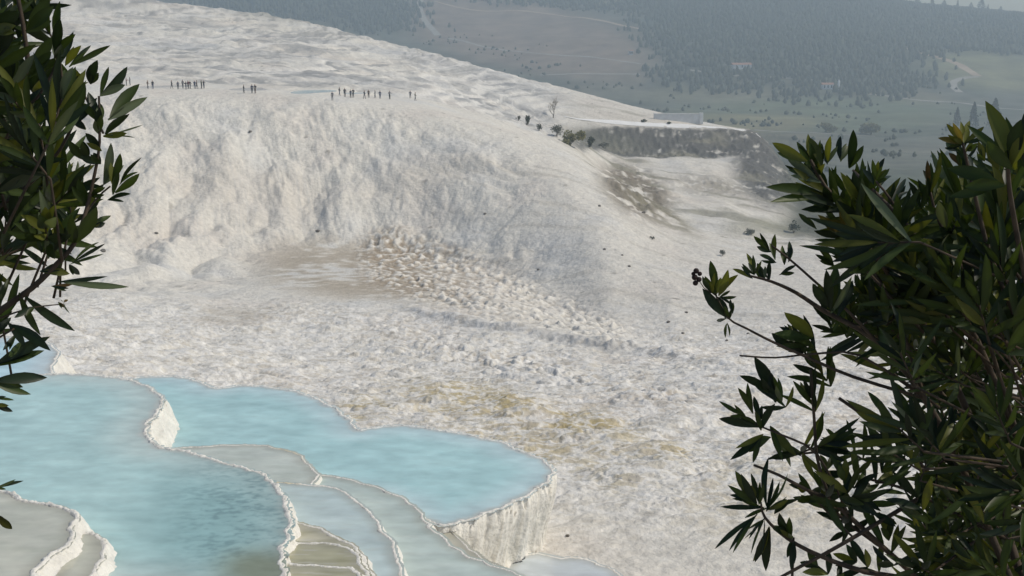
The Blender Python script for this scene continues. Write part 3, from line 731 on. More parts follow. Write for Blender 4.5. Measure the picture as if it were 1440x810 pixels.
bush(gpt(729, 170, 225), 1.0, 1.4, M_fgrey, 'tiny grey bush on the white brow, leftmost beside the small tree', 13)
bush(gpt(801, 204, 228), 5.2, 4.4, M_fyel, 'large yellow green bush below the start of the white road', 14, n=800)
bush(gpt(783, 192, 228), 3.2, 3.4, M_fgrey, 'grey green bush between the leafless tree and the yellow green bush', 15)
bush(gpt(829, 207, 228), 2.6, 3.4, M_fdark, 'dark bush just right of the large yellow green bush', 16)
bush(gpt(849, 208, 228), 3.0, 2.0, M_fgrey, 'low grey green bush at the left foot of the dark road cliff', 17)
bush(gpt(1116, 328, 190), 2.8, 2.6, M_fdark, 'dark round bush beside the oleander leaves on the ravine floor', 18)
bush(gpt(1016, 360, 150), 1.3, 1.1, M_fgrey, 'small grey tuft of scrub on the white slope left of the oleander', 19)
bush(gpt(1056, 330, 205), 2.4, 1.3, M_fgrey, 'flat grey scrub bush on the dark ravine floor', 20)
bush(gpt(917, 337, 150), .8, .6, M_fdark, 'small dark tuft on the white slope under the brown outcrop', 21)
bush(gpt(905, 172, 330), 2.2, 1.0, M_fdark, 'low dark bush at the road edge, left of the pale wall', 22)
bush(gpt(940, 175, 335), 1.8, .9, M_fdark, 'low dark bush on the road in front of the pale wall', 23)
bush(gpt(1225, 189, 470), 16, 8.5, M_fyel, 'broad yellowish tree out in the hazy valley', 24, 'tree', name='broad_tree', n=900)
bush(gpt(1165, 186, 470), 13, 6, M_fyel, 'faint olive tree in the hazy valley left of the yellowish tree', 25, 'tree', name='broad_tree', n=700)
conifer(gpt(1345, 178, 560), 15, 5, 'faint slim cypress, the leftmost of the three in the valley', 31, 'cypresses in the hazy valley', 'cypress_tree')
conifer(gpt(1368, 180, 560), 19, 8, 'pointed dark cypress in the middle of the three in the valley', 32, 'cypresses in the hazy valley', 'cypress_tree', slim=False)
conifer(gpt(1397, 180, 560), 22, 12, 'broadest dark conifer at the right of the three in the valley', 33, 'cypresses in the hazy valley', 'cypress_tree', slim=False)

# trees along the skyline that show one by one against the sky
crest = [(1262, 16, 'broad'), (1282, 21, 'slim'), (1298, 15, 'broad'), (1316, 17, 'slim'), (1334, 15, 'broad'), (1348, 22, 'broad'), (1357, 14, 'slim'),
         (1374, 13, 'broad'), (1408, 16, 'slim'), (1416, 13, 'broad'), (1428, 17, 'slim'), (1437, 14, 'broad')]
for i, (px, h_, k) in enumerate(crest):
    ys = np.linspace(1700, 2600, 300); xs = (px - CXP) / F * ys / cp
    ee = ground(xs, ys) / ys; j = int(np.argmax(ee))
    conifer(Vector((xs[j], ys[j], CZ + float(ground(xs[j], ys[j])) - .5)), h_ * 1.15, h_ * (.75 if k == 'broad' else .4),
            'hazy pine tree on the hilltop ridge, silhouetted against the pale sky', 40 + i, 'pines along the skyline ridge', 'pine_tree', slim=(k == 'broad'))

# far woods: one mass of thousands of small conifers
def forest(name, n_try, dens, hrange, seed, m, kind='stuff', ylo=560, yhi=2500, fat=1.0):
    rnd = np.random.default_rng(seed)
    y = rnd.uniform(ylo, yhi, n_try); px = rnd.uniform(150, 1640, n_try); x = (px - CXP) / F * (y * (cp + .30 * sp))
    keep0 = rnd.uniform(0, 1, n_try) < y / yhi; x, y = x[keep0], y[keep0]
    z = ground(x, y); qx, qy = project(x, y, z)
    d = dens(qx, qy, x, y); keep = rnd.uniform(0, 1, len(x)) < d
    x, y, z = x[keep], y[keep], z[keep]; n = len(x)
    h_ = rnd.uniform(*hrange, n); w_ = h_ * rnd.uniform(.24, .44, n) * fat
    K = 6; a = np.linspace(0, 2 * np.pi, K, endpoint=False)
    lev = [(.06, .75), (.3, 1.0), (.6, .85), (.84, .5), (1.0, .06)]
    V = np.empty((n, len(lev) * K, 3))
    for li, (t, r_) in enumerate(lev):
        jit = rnd.uniform(.65, 1.25, (n, K)); rr = w_[:, None] * r_ * jit
        V[:, li*K:(li+1)*K, 0] = x[:, None] + rr * np.cos(a + li * .5)
        V[:, li*K:(li+1)*K, 1] = y[:, None] + rr * np.sin(a + li * .5)
        V[:, li*K:(li+1)*K, 2] = (z + CZ + h_ * t)[:, None] + rnd.uniform(-.05, .05, (n, K)) * h_[:, None] * (0 if li == 4 else 1)
    f = []
    for li in range(len(lev) - 1):
        for k in range(K): f.append((li*K+k, li*K+(k+1) % K, (li+1)*K+(k+1) % K, (li+1)*K+k))
    Fq = (np.array(f)[None] + (np.arange(n) * len(lev) * K)[:, None, None]).reshape(-1, 4)
    print(name, n)
    return tag(new_mesh(name, V.reshape(-1, 3), Fq, m, smooth=False), kind=kind)
def d_woods(qx, qy, x, y):
    nz = fbm(x / 140, y / 180, 3, 150)
    d = 1.1 * blob(qx, qy, 1120, 66, 200, 62, .35, 6) + 1.0 * sst(30, 12, qy) * sst(880, 960, qx) + .9 * blob(qx, qy, 420, 2, 190, 30, .4, 8)
    d = d + .9 * blob(qx, qy, 1340, 40, 200, 32, .3, 4) + .8 * blob(qx, qy, 790, 2, 170, 11, .5, 4) + .6 * blob(qx, qy, 990, 112, 70, 16, .6, 5)
    d = d * (.55 + .6 * sst(-.3, .2, nz))
    d = d * (1 - .9 * blob(qx, qy, 740, 58, 165, 42, .2, 10)) * (1 - .9 * blob(qx, qy, 1390, 103, 100, 24, .4, 5))
    return d
forest('forest', 120000, d_woods, (4.5, 9.5), 3, M_fpine)
def d_scrub(qx, qy, x, y):
    nz = fbm(x / 60, y / 80, 3, 160)
    d = .35 * blob(qx, qy, 700, 100, 260, 40, .6, 16) + .7 * blob(qx, qy, 1030, 172, 70, 9, .5) + .5 * blob(qx, qy, 1240, 118, 90, 14, .5, 5) + .35 * blob(qx, qy, 1250, 225, 200, 40, .6) + .25 * blob(qx, qy, 1150, 155, 230, 22, .5)
    return d * sst(-.1, .35, nz)
forest('scrub_woodland', 26000, d_scrub, (1.6, 4), 4, M_fdark, ylo=545, yhi=1700, fat=1.7)

# ------------------------------------------------------------------ wall and houses
M_plaster = noisy('white_plaster', (.66, .65, .62), (.78, .77, .74), .8, .9, .2)
M_tile = noisy('red_roof_tiles', (.30, .15, .10), (.40, .22, .15), 1.5, .9)
M_dark = mat('dark_glass', (.03, .035, .04), .2, .5)
def bm_box(bm, x0, y0, z0, x1, y1, z1):
    v = [bm.verts.new(p) for p in [(x0,y0,z0),(x1,y0,z0),(x1,y1,z0),(x0,y1,z0),(x0,y0,z1),(x1,y0,z1),(x1,y1,z1),(x0,y1,z1)]]
    for f in [(0,3,2,1),(4,5,6,7),(0,1,5,4),(1,2,6,5),(2,3,7,6),(3,0,4,7)]: bm.faces.new([v[i] for i in f])
def bm_obj(name, bm, m, parent=None, bev=0):
    if bev: bmesh.ops.bevel(bm, geom=bm.edges[:], offset=bev, segments=2, affect='EDGES')
    me = bpy.data.meshes.new(name); bm.normal_update(); bm.to_mesh(me); bm.free(); me.materials.append(m)
    o = bpy.data.objects.new(name, me); COL.objects.link(o)
    if parent: o.parent = parent
    return o
wp, wq = [Vector((tY(p_, 174, 347.5), 347.5, CZ + float(ground(tY(p_, 174, 347.5), 347.5)))) for p_ in (919, 983)]
L = (wq - wp).length; wr = tag(empty('retaining_wall', wp, math.atan2(wq.y - wp.y, wq.x - wp.x)), 'long low white wall with a bright end at the turn of the white road', 'wall')
bm = bmesh.new(); bm_box(bm, 0, 0, -1.5, L, .5, 1.4); bm_obj('wall_face', bm, noisy('weathered_render', (.62, .62, .60), (.72, .72, .70), .7), wr, .04)
bm = bmesh.new(); bm_box(bm, -.1, -.1, 1.403, L + .1, .6, 1.55); bm_obj('coping', bm, M_plaster, wr, .03)
bm = bmesh.new(); bm_box(bm, L + .003, -.25, -1.5, L + 1.0, .75, 1.75); bm_obj('end_pier', bm, M_plaster, wr, .05)
def house(base, wx_, dy_, h_, rh, label, rot=0):
    root = tag(empty('house', base, rot), label, 'house')
    bm = bmesh.new(); bm_box(bm, -wx_/2, -dy_/2, -1.5, wx_/2, dy_/2, h_); bm_obj('wall', bm, M_plaster, root)
    bm = bmesh.new(); e = .4
    a = [bm.verts.new(p) for p in [(-wx_/2-e, -dy_/2-e, h_+.003), (wx_/2+e, -dy_/2-e, h_+.003), (wx_/2+e, dy_/2+e, h_+.003), (-wx_/2-e, dy_/2+e, h_+.003), (-wx_/2-e, 0, h_+rh), (wx_/2+e, 0, h_+rh)]]
    for f in [(0,3,2,1),(0,1,5,4),(2,3,4,5),(0,4,3),(1,2,5)]: bm.faces.new([a[i] for i in f])
    bm_obj('roof', bm, M_tile, root)
    for i in range(3):
        bm = bmesh.new(); cx_ = wx_ * (-.3 + .3 * i); bm_box(bm, cx_ - .6, -dy_/2 - .05, 1, cx_ + .6, -dy_/2 - .004, h_ - .7); bm_obj('window', bm, M_dark, root)
    return root
house(gpt(1163, 125, 700), 12, 8, 4.5, 1.8, 'small white house at the foot of the hazy pine wood')
tw_ = gpt(1175, 126, 700)
tr_ = tag(empty('white_tower', tw_ + Vector((3, 0, 0))), 'slender white pointed tower beside the small white house', 'tower')
bm = bmesh.new(); bmesh.ops.create_cone(bm, cap_ends=True, segments=12, radius1=1.6, radius2=1.2, depth=8, matrix=Matrix.Translation((0, 0, 3.5))); bm_obj('shaft', bm, M_plaster, tr_)
bm = bmesh.new(); bmesh.ops.create_cone(bm, cap_ends=True, segments=12, radius1=1.5, radius2=.05, depth=3.5, matrix=Matrix.Translation((0, 0, 9.26))); bm_obj('pointed_cap', bm, M_plaster, tr_)
house(gpt(1042, 96, 700), 22, 9, 4.0, 2.2, 'long pale farmhouse with tiled roof on the hillside left of the wood', .15)
house(gpt(887, 77, 700), 5, 5, 4.5, 1.3, 'tiny white hut alone at the edge of the brown field')

# ------------------------------------------------------------------ people on the terrace
def skin_person(pose):
    me = bpy.data.meshes.new('person_rig'); o = bpy.data.objects.new('person_rig', me); COL.objects.link(o)
    st = pose.get('stride', .0); ar = pose.get('arm', 0.0); bend = pose.get('elbow', .05)
    J = {'pel': (0,0,.95,.15), 'wai': (0,.0,1.10,.135), 'che': (0,.01,1.30,.165), 'nek': (0,.01,1.47,.065), 'chi': (0,-.01,1.54,.075), 'hed': (0,-.01,1.64,.105), 'top': (0,0,1.72,.075)}
    for s_, n in ((-1, 'l'), (1, 'r')):
        J['hip'+n] = (s_*.095, 0, .88, .10); J['kne'+n] = (s_*.10, -.02 + s_*st*.5, .49, .068); J['ank'+n] = (s_*.105, .03 + s_*st, .09, .048); J['toe'+n] = (s_*.12, -.13 + s_*st, .04, .042)
        J['sho'+n] = (s_*.19, .01, 1.40, .07); J['elb'+n] = (s_*(.25 + ar*.3), .03 - s_*st*.4, 1.13 + ar*.1, .048); J['wri'+n] = (s_*(.25 + ar*.25), -bend*2 - s_*st*.6, .90 + bend*1.2 + ar*.4, .035); J['han'+n] = (s_*(.25 + ar*.2), -bend*2.4 - s_*st*.6 - .02, .82 + bend*1.3 + ar*.5, .042)
    E = [('pel','wai'),('wai','che'),('che','nek'),('nek','chi'),('chi','hed'),('hed','top')]
    for n in 'lr': E += [('pel','hip'+n),('hip'+n,'kne'+n),('kne'+n,'ank'+n),('ank'+n,'toe'+n),('che','sho'+n),('sho'+n,'elb'+n),('elb'+n,'wri'+n),('wri'+n,'han'+n)]
    names = list(J); me.from_pydata([J[k][:3] for k in names], [(names.index(a), names.index(b)) for a, b in E], [])
    mo = o.modifiers.new('skin', 'SKIN'); su = o.modifiers.new('sub', 'SUBSURF'); su.levels = 1; su.render_levels = 1
    for i, k in enumerate(names):
        r_ = J[k][3]; me.skin_vertices[0].data[i].radius = (r_, r_ * (.72 if k in ('che', 'wai', 'pel') else 1)); me.skin_vertices[0].data[i].use_root = (k == 'pel')
    dg = bpy.context.evaluated_depsgraph_get(); dg.update()
    nm_ = bpy.data.meshes.new_from_object(o.evaluated_get(dg)); nm_.name = 'person'
    bpy.data.objects.remove(o); 
    for i in range(5): nm_.materials.append(None)
    for p in nm_.polygons:
        c = p.center; p.use_smooth = True
        hand = abs(c.x) > .2 and c.z < .93 + pose.get('arm', 0) * .5
        p.material_index = 2 if c.z > 1.69 or (c.z > 1.57 and c.y > .02) else (0 if (c.z > 1.47 or hand) else (1 if c.z > .98 or abs(c.x) > .21 else (4 if c.z < .10 else 3)))
    return nm_
poses = [skin_person(p) for p in ({}, {'stride': .16, 'elbow': .06}, {'arm': .35, 'elbow': .18}, {'stride': -.2, 'elbow': .1})]
M_skin = mat('skin', (.45, .28, .20), .6); M_hair = mat('dark_hair', (.03, .022, .018), .6); M_shoe = mat('dark_shoes', (.04, .04, .04), .7)
CLO = {n: noisy(n + '_cloth', c, tuple(v * 1.3 for v in c), 12, .9) for n, c in {'black': (.02, .02, .025), 'navy': (.03, .04, .08), 'grey': (.12, .12, .13), 'maroon': (.13, .03, .035), 'brown': (.10, .065, .045), 'olive': (.08, .085, .05), 'white': (.6, .6, .6), 'blue': (.06, .10, .22)}.items()}
ppl = [ # px, foot py, top, trousers, pose, facing, label
 (172,121,'black','black',0,.4,'person in black, leftmost of the group half hidden by the oleander tip'),
 (178,121,'maroon','black',2,2,'person in dark red top, middle of the group by the oleander tip'),
 (183,120.5,'grey','navy',0,-1,'person in grey top, rightmost of the group by the oleander tip'),
 (208,125,'brown','black',1,1.5,'thin faint person in brown walking left of the grey pool'),
 (215,125.6,'black','navy',0,.2,'person in black standing right beside the thin faint person'),
 (241.7,125,'black','black',3,1.4,'person in black at the left end of the long row of visitors'),
 (250.5,126,'navy','black',0,0,'person in navy, second from the left in the long row'),
 (257.3,124.6,'grey','grey',0,2.8,'person in pale grey, third from the left in the long row'),
 (261.7,126,'black','grey',2,.7,'person in black top and grey trousers with arms raised slightly, mid row'),
 (264.9,125.2,'maroon','black',0,-.6,'person in dark red top in the middle of the long row'),
 (267.6,125,'black','black',1,1.2,'person in black walking beside the dark red top, mid row'),
 (274,125,'navy','navy',0,.3,'person all in navy right of the middle of the long row'),
 (277,124.8,'brown','black',3,-1.4,'person in brown top, fourth from the right end of the long row'),
 (283.5,125,'olive','black',0,2.2,'person in olive top, next to last at the right end of the row'),
 (286.8,124.6,'black','navy',2,.1,'person in black top at the right end of the long row'),
 (343,131.2,'black','black',1,1.6,'person in black walking alone before the pair at the grey pool'),
 (354.5,131.4,'navy','black',0,.5,'person in navy, left one of the pair at the grey pool'),
 (359,131.6,'black','brown',2,-.5,'person in black and brown, right one of the pair at the grey pool'),
 (467.5,142,'grey','grey',0,0,'faint person in grey standing just below the blue terrace pool'),
 (477.5,134.5,'black','navy',1,1.4,'person in black, first one right of the blue terrace pool'),
 (485,136.6,'black','black',0,.4,'person all in black in front of the first one by the blue pool'),
 (493.2,138,'navy','black',0,2.6,'person in navy, left one of a close pair in mid terrace'),
 (496.8,137.6,'black','black',2,-.4,'person in black, right one of a close pair in mid terrace'),
 (512.5,139.2,'black','grey',3,1.1,'person in black and grey at the left of the right hand group'),
 (518.5,137.6,'brown','black',0,.2,'person in brown top behind the right hand group'),
 (527.5,138,'black','navy',1,-1.5,'person in black top and navy trousers walking in the right hand group'),
 (534.5,139,'navy','navy',0,.3,'person all in navy at the right edge of the right hand group'),
 (548,140,'grey','black',2,.8,'lone person in grey top right of the right hand group'),
 (577,138.6,'grey','grey',0,0,'distant faint person in grey, left of the last two'),
 (584,141.6,'olive','grey',1,1.5,'distant faint person in olive top, last one at the right')]
for i, (px, py, top, tro, ps, rz, lab) in enumerate(ppl):
    o = bpy.data.objects.new('person', poses[ps]); COL.objects.link(o)
    o.location = gpt(px, py, 215); o.rotation_euler = (0, 0, rz); s_ = random.uniform(.93, 1.04); o.scale = (s_,) * 3
    for k, m_ in enumerate((M_skin, CLO[top], M_hair, CLO[tro], M_shoe)):
        o.material_slots[k].link = 'OBJECT'; o.material_slots[k].material = m_
    tag(o, lab, 'person', 'visitors on the far terrace')

# ------------------------------------------------------------------ loose dark stones on the white flats
M_stone = noisy('dark_stone', (.10, .09, .075), (.18, .16, .135), 3, .9, .4)
stones = [(447,326,.9),(220,331,.7),(145,355,1.0),(798,755,.2),(965,440,.5),(1000,405,.6),(905,300,.8),(885,375,.55),(940,455,.5),(757,380,.5),(960,470,.45),(843,290,.6),(682,301,.6),(352,186,.8),(1052,470,.4),(1022,480,.4),(850,352,.5),(875,360,.4)]
where = ['at the foot of the white drapery by the tan pan','on the white bulge right of the left oleander','in a crevice beside the left oleander','on the pale ground right of the goblet shaped pool wall',
 'on the smooth slope left of the berried oleander tip','just above the berried oleander tip','under the brown outcrop','in the middle of the smooth white slope','below the smooth slope left of the oleander','at the upper edge of the rubble field',
 'alone above the end of the grey bank','high on the slope left of the brown outcrop','in the upper middle of the white drapery','high under the terrace of visitors','close left of the oleander twig','left of the lower oleander leaves','on the upper smooth slope','right beside the one on the upper smooth slope']
for i, ((px, py, r_), wh) in enumerate(zip(stones, where)):
    r_ *= .6
    bm = bmesh.new(); bmesh.ops.create_icosphere(bm, subdivisions=2, radius=1)
    for v in bm.verts:
        n_ = v.co.normalized(); v.co = n_ * (1 + .35 * float(perlin(n_.x * 1.3 + i * 3.1, n_.y * 1.3 + n_.z * 1.7, 170)))
        v.co.x *= r_ * .75; v.co.y *= r_ * .65; v.co.z *= r_ * .5
    o = bm_obj('stone', bm, M_stone); o.location = gpt(px, py, 36) + Vector((0, 0, r_ * .15)); o.rotation_euler = (0, 0, i * 1.3)
    tag(o, 'dark weathered stone ' + wh, 'stone', 'dark stones on the travertine')
# ------------------------------------------------------------------ the two oleanders framing the view
def oleander_mat():
    m = bpy.data.materials.new('oleander_leaf'); m.use_nodes = True
    b = m.node_tree.nodes['Principled BSDF']; b.inputs['Roughness'].default_value = .42; b.inputs['Specular IOR Level'].default_value = .25
    a = N(m, 'ShaderNodeAttribute'); a.attribute_name = 'col'
    LK(m, a.outputs['Color'], b.inputs['Base Color'])
    t = N(m, 'ShaderNodeBsdfTranslucent'); h = N(m, 'ShaderNodeVectorMath'); h.operation = 'MULTIPLY'; h.inputs[1].default_value = (1.5, 1.5, .5)
    LK(m, a.outputs['Color'], h.inputs[0]); LK(m, h.outputs[0], t.inputs['Color'])
    mx = N(m, 'ShaderNodeMixShader'); mx.inputs[0].default_value = .27
    LK(m, b.outputs[0], mx.inputs[1]); LK(m, t.outputs[0], mx.inputs[2]); LK(m, mx.outputs[0], m.node_tree.nodes['Material Output'].inputs['Surface'])
    return m
M_leaf = oleander_mat()
M_stem = noisy('oleander_stem', (.035, .026, .018), (.085, .062, .042), 30, .8)
M_pod = mat('dried_flower_buds', (.03, .018, .016), .8)
TS = [0, .08, .22, .40, .58, .75, .90, 1.0]
WS = [.18, .36, .66, .92, 1.0, .80, .42, .03]
MID = np.array((.030, .047, .011)); YEL = np.array((.10, .105, .018)); DRK = np.array((.012, .022, .010)); PAL = np.array((.085, .105, .06)); BRN = np.array((.12, .075, .03))
class Leaves:
    def __init__(self, seed): self.V = []; self.F = []; self.C = []; self.r = random.Random(seed)
    def add(self, base, tip, width, colr=None, roll=None, curl=None):
        r_ = self.r; base = Vector(base); tip = Vector(tip); ax = tip - base; L = ax.length; ax.normalize()
        view = Vector((0, 0, CZ)) - base; view.normalize()
        n0 = (view - ax * view.dot(ax)).normalized() if abs(view.dot(ax)) < .98 else ax.orthogonal()
        roll = r_.uniform(-.7, .7) if roll is None else roll
        nrm = Matrix.Rotation(roll, 3, ax) @ n0; side = ax.cross(nrm).normalized()
        curl = r_.uniform(-.10, .10) if curl is None else curl
        if colr is None:
            t = r_.random(); colr = MID if t < .5 else (DRK if t < .80 else (YEL * .75 + MID * .25 if t < .95 else PAL))
        colr = np.array(colr) * r_.uniform(.75, 1.3); bend = r_.uniform(-.05, .05)
        b0 = len(self.V)
        for t, wv in zip(TS, WS):
            c = base + ax * (L * t) + nrm * (curl * L * (t * t - t)) * 2 + side * (bend * L * math.sin(t * math.pi)) - Vector((0, 0, 1)) * (.03 * L * t * t)
            hw = width * .5 * wv
            for q_, f_ in ((-1, .32), (0, 0), (1, .32)):
                self.V.append(tuple(c + side * (q_ * hw) + nrm * (f_ * hw))); self.C.append(colr * (1.35 if q_ == 0 else 1))
        for i in range(len(TS) - 1):
            for k in range(2):
                a = b0 + i * 3 + k; self.F.append((a, a + 1, a + 4, a + 3))
    def px(self, b, t, w_, d0, d1=None, colr=None, roll=None):
        d1 = d0 + self.r.uniform(-.05, .05) if d1 is None else d1
        B, T = at(b[0], b[1], d0), at(t[0], t[1], d1)
        self.add(B, T, w_ / F * d0 * .92, colr, self.r.uniform(-.45, .45) if roll is None else roll)
        r_ = self.r; V = T - B
        for i in range(r_.choice((1, 2, 2))):   # neighbours of the same whorl, foreshortened
            ax = Vector((r_.uniform(-.4, .4), 1, r_.uniform(-.4, .4))).normalized()
            v = Matrix.Rotation(r_.choice((-1, 1)) * r_.uniform(.2, .6), 3, ax) @ V
            v = v * r_.uniform(.55, .95) + Vector((0, r_.uniform(-.35, .35) * V.length, 0))
            b = B - V * r_.uniform(.0, .12)
            self.add(b, b + v, w_ / F * d0 * r_.uniform(.6, .85), None, r_.uniform(-.6, .6))
    def whorls(self, p, d, L, n, wd, colr=None, spread=(.45, 1.15), gap=.022):
        """whorls of three narrow leaves up the last part of a shoot ending at p, pointing along d"""
        r_ = self.r; d = Vector(d).normalized(); e = d.orthogonal().normalized(); f = d.cross(e); a0 = r_.uniform(0, 6.28)
        for k in range(n):
            ang = spread[0] + (spread[1] - spread[0]) * (k / max(1, n - 1)); base = Vector(p) - d * (gap * k)
            for j in range(3):
                a = a0 + k * 1.05 + j * 2.094 + r_.uniform(-.25, .25); t_ = ang + r_.uniform(-.18, .18)
                dr = d * math.cos(t_) + (e * math.cos(a) + f * math.sin(a)) * math.sin(t_)
                l = L * r_.uniform(.7, 1.1) * (.7 if k == 0 else 1)
                self.add(base, base + dr * l, wd * r_.uniform(.8, 1.15), colr, r_.uniform(-.5, .5), r_.uniform(-.16, .05))
    def build(self, root):
        return new_mesh('foliage', np.array(self.V) - np.array(root.location), self.F, M_leaf, root, np.array(self.C))
def in_poly(x, y, poly):
    c = False; n = len(poly)
    for i in range(n):
        (x0, y0), (x1, y1) = poly[i], poly[(i + 1) % n]
        if (y0 > y) != (y1 > y) and x < x0 + (y - y0) / (y1 - y0) * (x1 - x0): c = not c
    return c
def stems_px(root, lst, name='stem'):
    for pts, r0_, r1_ in lst:
        P_ = [at(*p) - root.location for p in pts]
        # rounded by subdividing the path
        Q = []
        for i in range(len(P_) - 1):
            p0, p1, p2, p3 = P_[max(i-1, 0)], P_[i], P_[i+1], P_[min(i+2, len(P_)-1)]
            for t in (0, .33, .66): Q.append(.5 * (2*p1 + (p2-p0)*t + (2*p0-5*p1+4*p2-p3)*t*t + (3*p1-p0-3*p2+p3)*t**3))
        Q.append(P_[-1]); tubes(name, [(Q, r0_ * .62, r1_ * .8)], M_stem, root, 6)

# ---- right-hand shrub
rootR = tag(empty('oleander_shrub', (1.05, 1.75, CZ - 1.63)), 'large dense dark oleander with brown stems and open lower twigs at the right edge', 'shrub', 'oleanders framing the view')
LR = Leaves(21); G1 = YEL * .55 + MID * .5
for b, t, w_, d0, c_ in [
 ((1164,276),(1077,260),17,2.0,None), ((1135,227),(1086,199),16,1.98,YEL), ((1151,254),(1107,221),13,1.98,PAL), ((1156,235),(1137,191),13,2.0,G1), ((1172,288),(1127,276),13,2.0,DRK),
 ((1147,321),(1123,299),9,2.02,None), ((1194,235),(1200,180),14,2.05,DRK), ((1164,227),(1168,190),10,2.02,YEL*1.1), ((1182,225),(1182,190),10,2.05,None), ((1172,372),(1150,345),10,2.03,None),
 ((1007,411),(999,365),14,1.9,None), ((1011,415),(1024,377),13,1.9,None), ((1022,446),(988,404),16,1.9,DRK), ((1001,411),(988,387),8,1.9,None), ((1013,418),(1036,416),6,1.9,None),
 ((1025,447),(1019,430),7,1.9,None), ((1021,448),(1008,450),6,1.9,None), ((1022,455),(1020,474),5,1.9,None), ((1030,440),(1027,420),6,1.9,DRK),
 ((1082,352),(1060,331),10,1.95,None), ((1090,362),(1090,328),9,1.95,G1), ((1090,368),(1068,357),7,1.95,None), ((1103,372),(1100,344),8,1.95,None), ((1109,368),(1110,338),8,1.95,None), ((1060,384),(1050,355),8,1.93,None),
 ((1060,384),(1059,357),7,1.93,DRK), ((1074,392),(1065,369),8,1.93,None), ((1082,394),(1082,366),8,1.93,None), ((1056,391),(1030,377),7,1.92,YEL), ((1098,385),(1120,372),6,1.95,None),
 ((1168,436),(1162,377),15,1.9,DRK), ((1178,436),(1176,371),19,1.9,None), ((1164,432),(1143,397),17,1.9,DRK), ((1182,432),(1199,393),14,1.9,DRK), ((1172,437),(1150,420),12,1.9,None),
 ((1143,474),(1103,437),21,1.93,None), ((1121,462),(1107,460),5,1.93,None), ((1130,496),(1085,467),21,1.93,DRK), ((1088,560),(1061,500),21,1.9,None), ((1078,549),(1040,526),13,1.9,DRK),
 ((1058,580),(1038,544),11,1.9,None), ((1048,586),(1011,563),8,1.9,None), ((1066,600),(1011,587),16,1.9,DRK), ((1068,590),(1060,556),10,1.9,None), ((1072,602),(1090,566),12,1.9,DRK),
 ((1069,614),(1027,645),13,1.9,DRK), ((1081,617),(1053,635),11,1.9,None), ((1127,637),(1082,642),10,1.95,DRK), ((1084,600),(1120,640),14,1.95,G1), ((1090,610),(1112,655),9,1.95,PAL),
 ((1074,714),(1013,711),9,1.85,DRK), ((1058,702),(1034,661),15,1.85,None), ((1064,708),(1042,664),13,1.85,DRK), ((1066,705),(1056,664),9,1.85,None), ((1078,712),(1081,641),11,1.85,DRK), ((1081,714),(1108,664),4,1.85,None),
 ((1083,716),(1124,700),9,1.85,DRK), ((1060,727),(1005,770),9,1.85,DRK), ((1073,731),(1053,757),5,1.85,None), ((1074,733),(1056,778),4,1.85,None), ((1082,742),(1077,801),16,1.85,None), ((1056,703),(1026,695),8,1.85,None),
 ((1108,750),(1096,720),14,1.85,DRK), ((1112,756),(1110,726),11,1.85,None), ((1116,760),(1112,800),12,1.85,DRK), ((1090,722),(1110,705),7,1.85,DRK),
 ((1420,230),(1386,139),25,1.7,G1), ((1422,232),(1436,166),26,1.7,DRK), ((1405,258),(1333,234),23,1.72,MID), ((1405,238),(1387,202),15,1.72,G1), ((1384,226),(1376,198),10,1.75,YEL), ((1446,240),(1444,150),22,1.7,DRK),
 ((1352,200),(1331,173),9,1.8,YEL), ((1353,200),(1340,171),9,1.8,BRN*.7+YEL*.5), ((1356,198),(1364,168),9,1.8,YEL), ((1358,200),(1384,177),9,1.8,YEL*.8), ((1350,203),(1319,193),9,1.8,BRN*.6+YEL*.5), ((1354,200),(1351,170),8,1.8,YEL),
 ((1346,212),(1330,200),9,1.8,MID), ((1360,212),(1376,200),9,1.8,MID), ((1350,232),(1334,214),9,1.8,BRN*.5), ((1358,236),(1344,206),9,1.8,DRK), ((1366,240),(1352,218),9,1.8,BRN*.4),
 ((1308,272),(1323,212),9,1.85,G1), ((1306,262),(1304,224),8,1.85,BRN*.6), ((1306,280),(1292,252),9,1.85,DRK), ((1310,268),(1298,238),8,1.85,DRK), ((1314,280),(1318,240),8,1.85,MID),
 ((1230,253),(1227,223),8,1.85,None), ((1232,252),(1244,221),8,1.85,None), ((1234,256),(1251,236),7,1.85,None), ((1228,258),(1213,236),8,1.85,DRK), ((1238,262),(1254,246),6,1.85,None),
 ((1253,287),(1274,249),9,1.85,None), ((1294,291),(1278,254),10,1.85,DRK), ((1350,307),(1351,268),15,1.8,YEL*.8), ((1330,320),(1320,280),16,1.8,PAL*.7), ((1380,300),(1366,264),16,1.8,G1),
 ((1200,300),(1170,268),16,1.95,None), ((1196,318),(1158,312),12,1.95,YEL*.5+BRN*.3), ((1190,330),(1150,300),14,1.97,BRN*.4+YEL*.4), ((1205,332),(1180,296),14,1.95,BRN*.5+YEL*.4), ((1215,350),(1205,300),14,1.95,G1),
 ((1260,470),(1236,478),9,1.9,DRK), ((1255,440),(1205,440),10,1.9,DRK), ((1252,452),(1214,455),7,1.9,DRK)]:
    LR.px(b, t, w_, d0, None, c_)
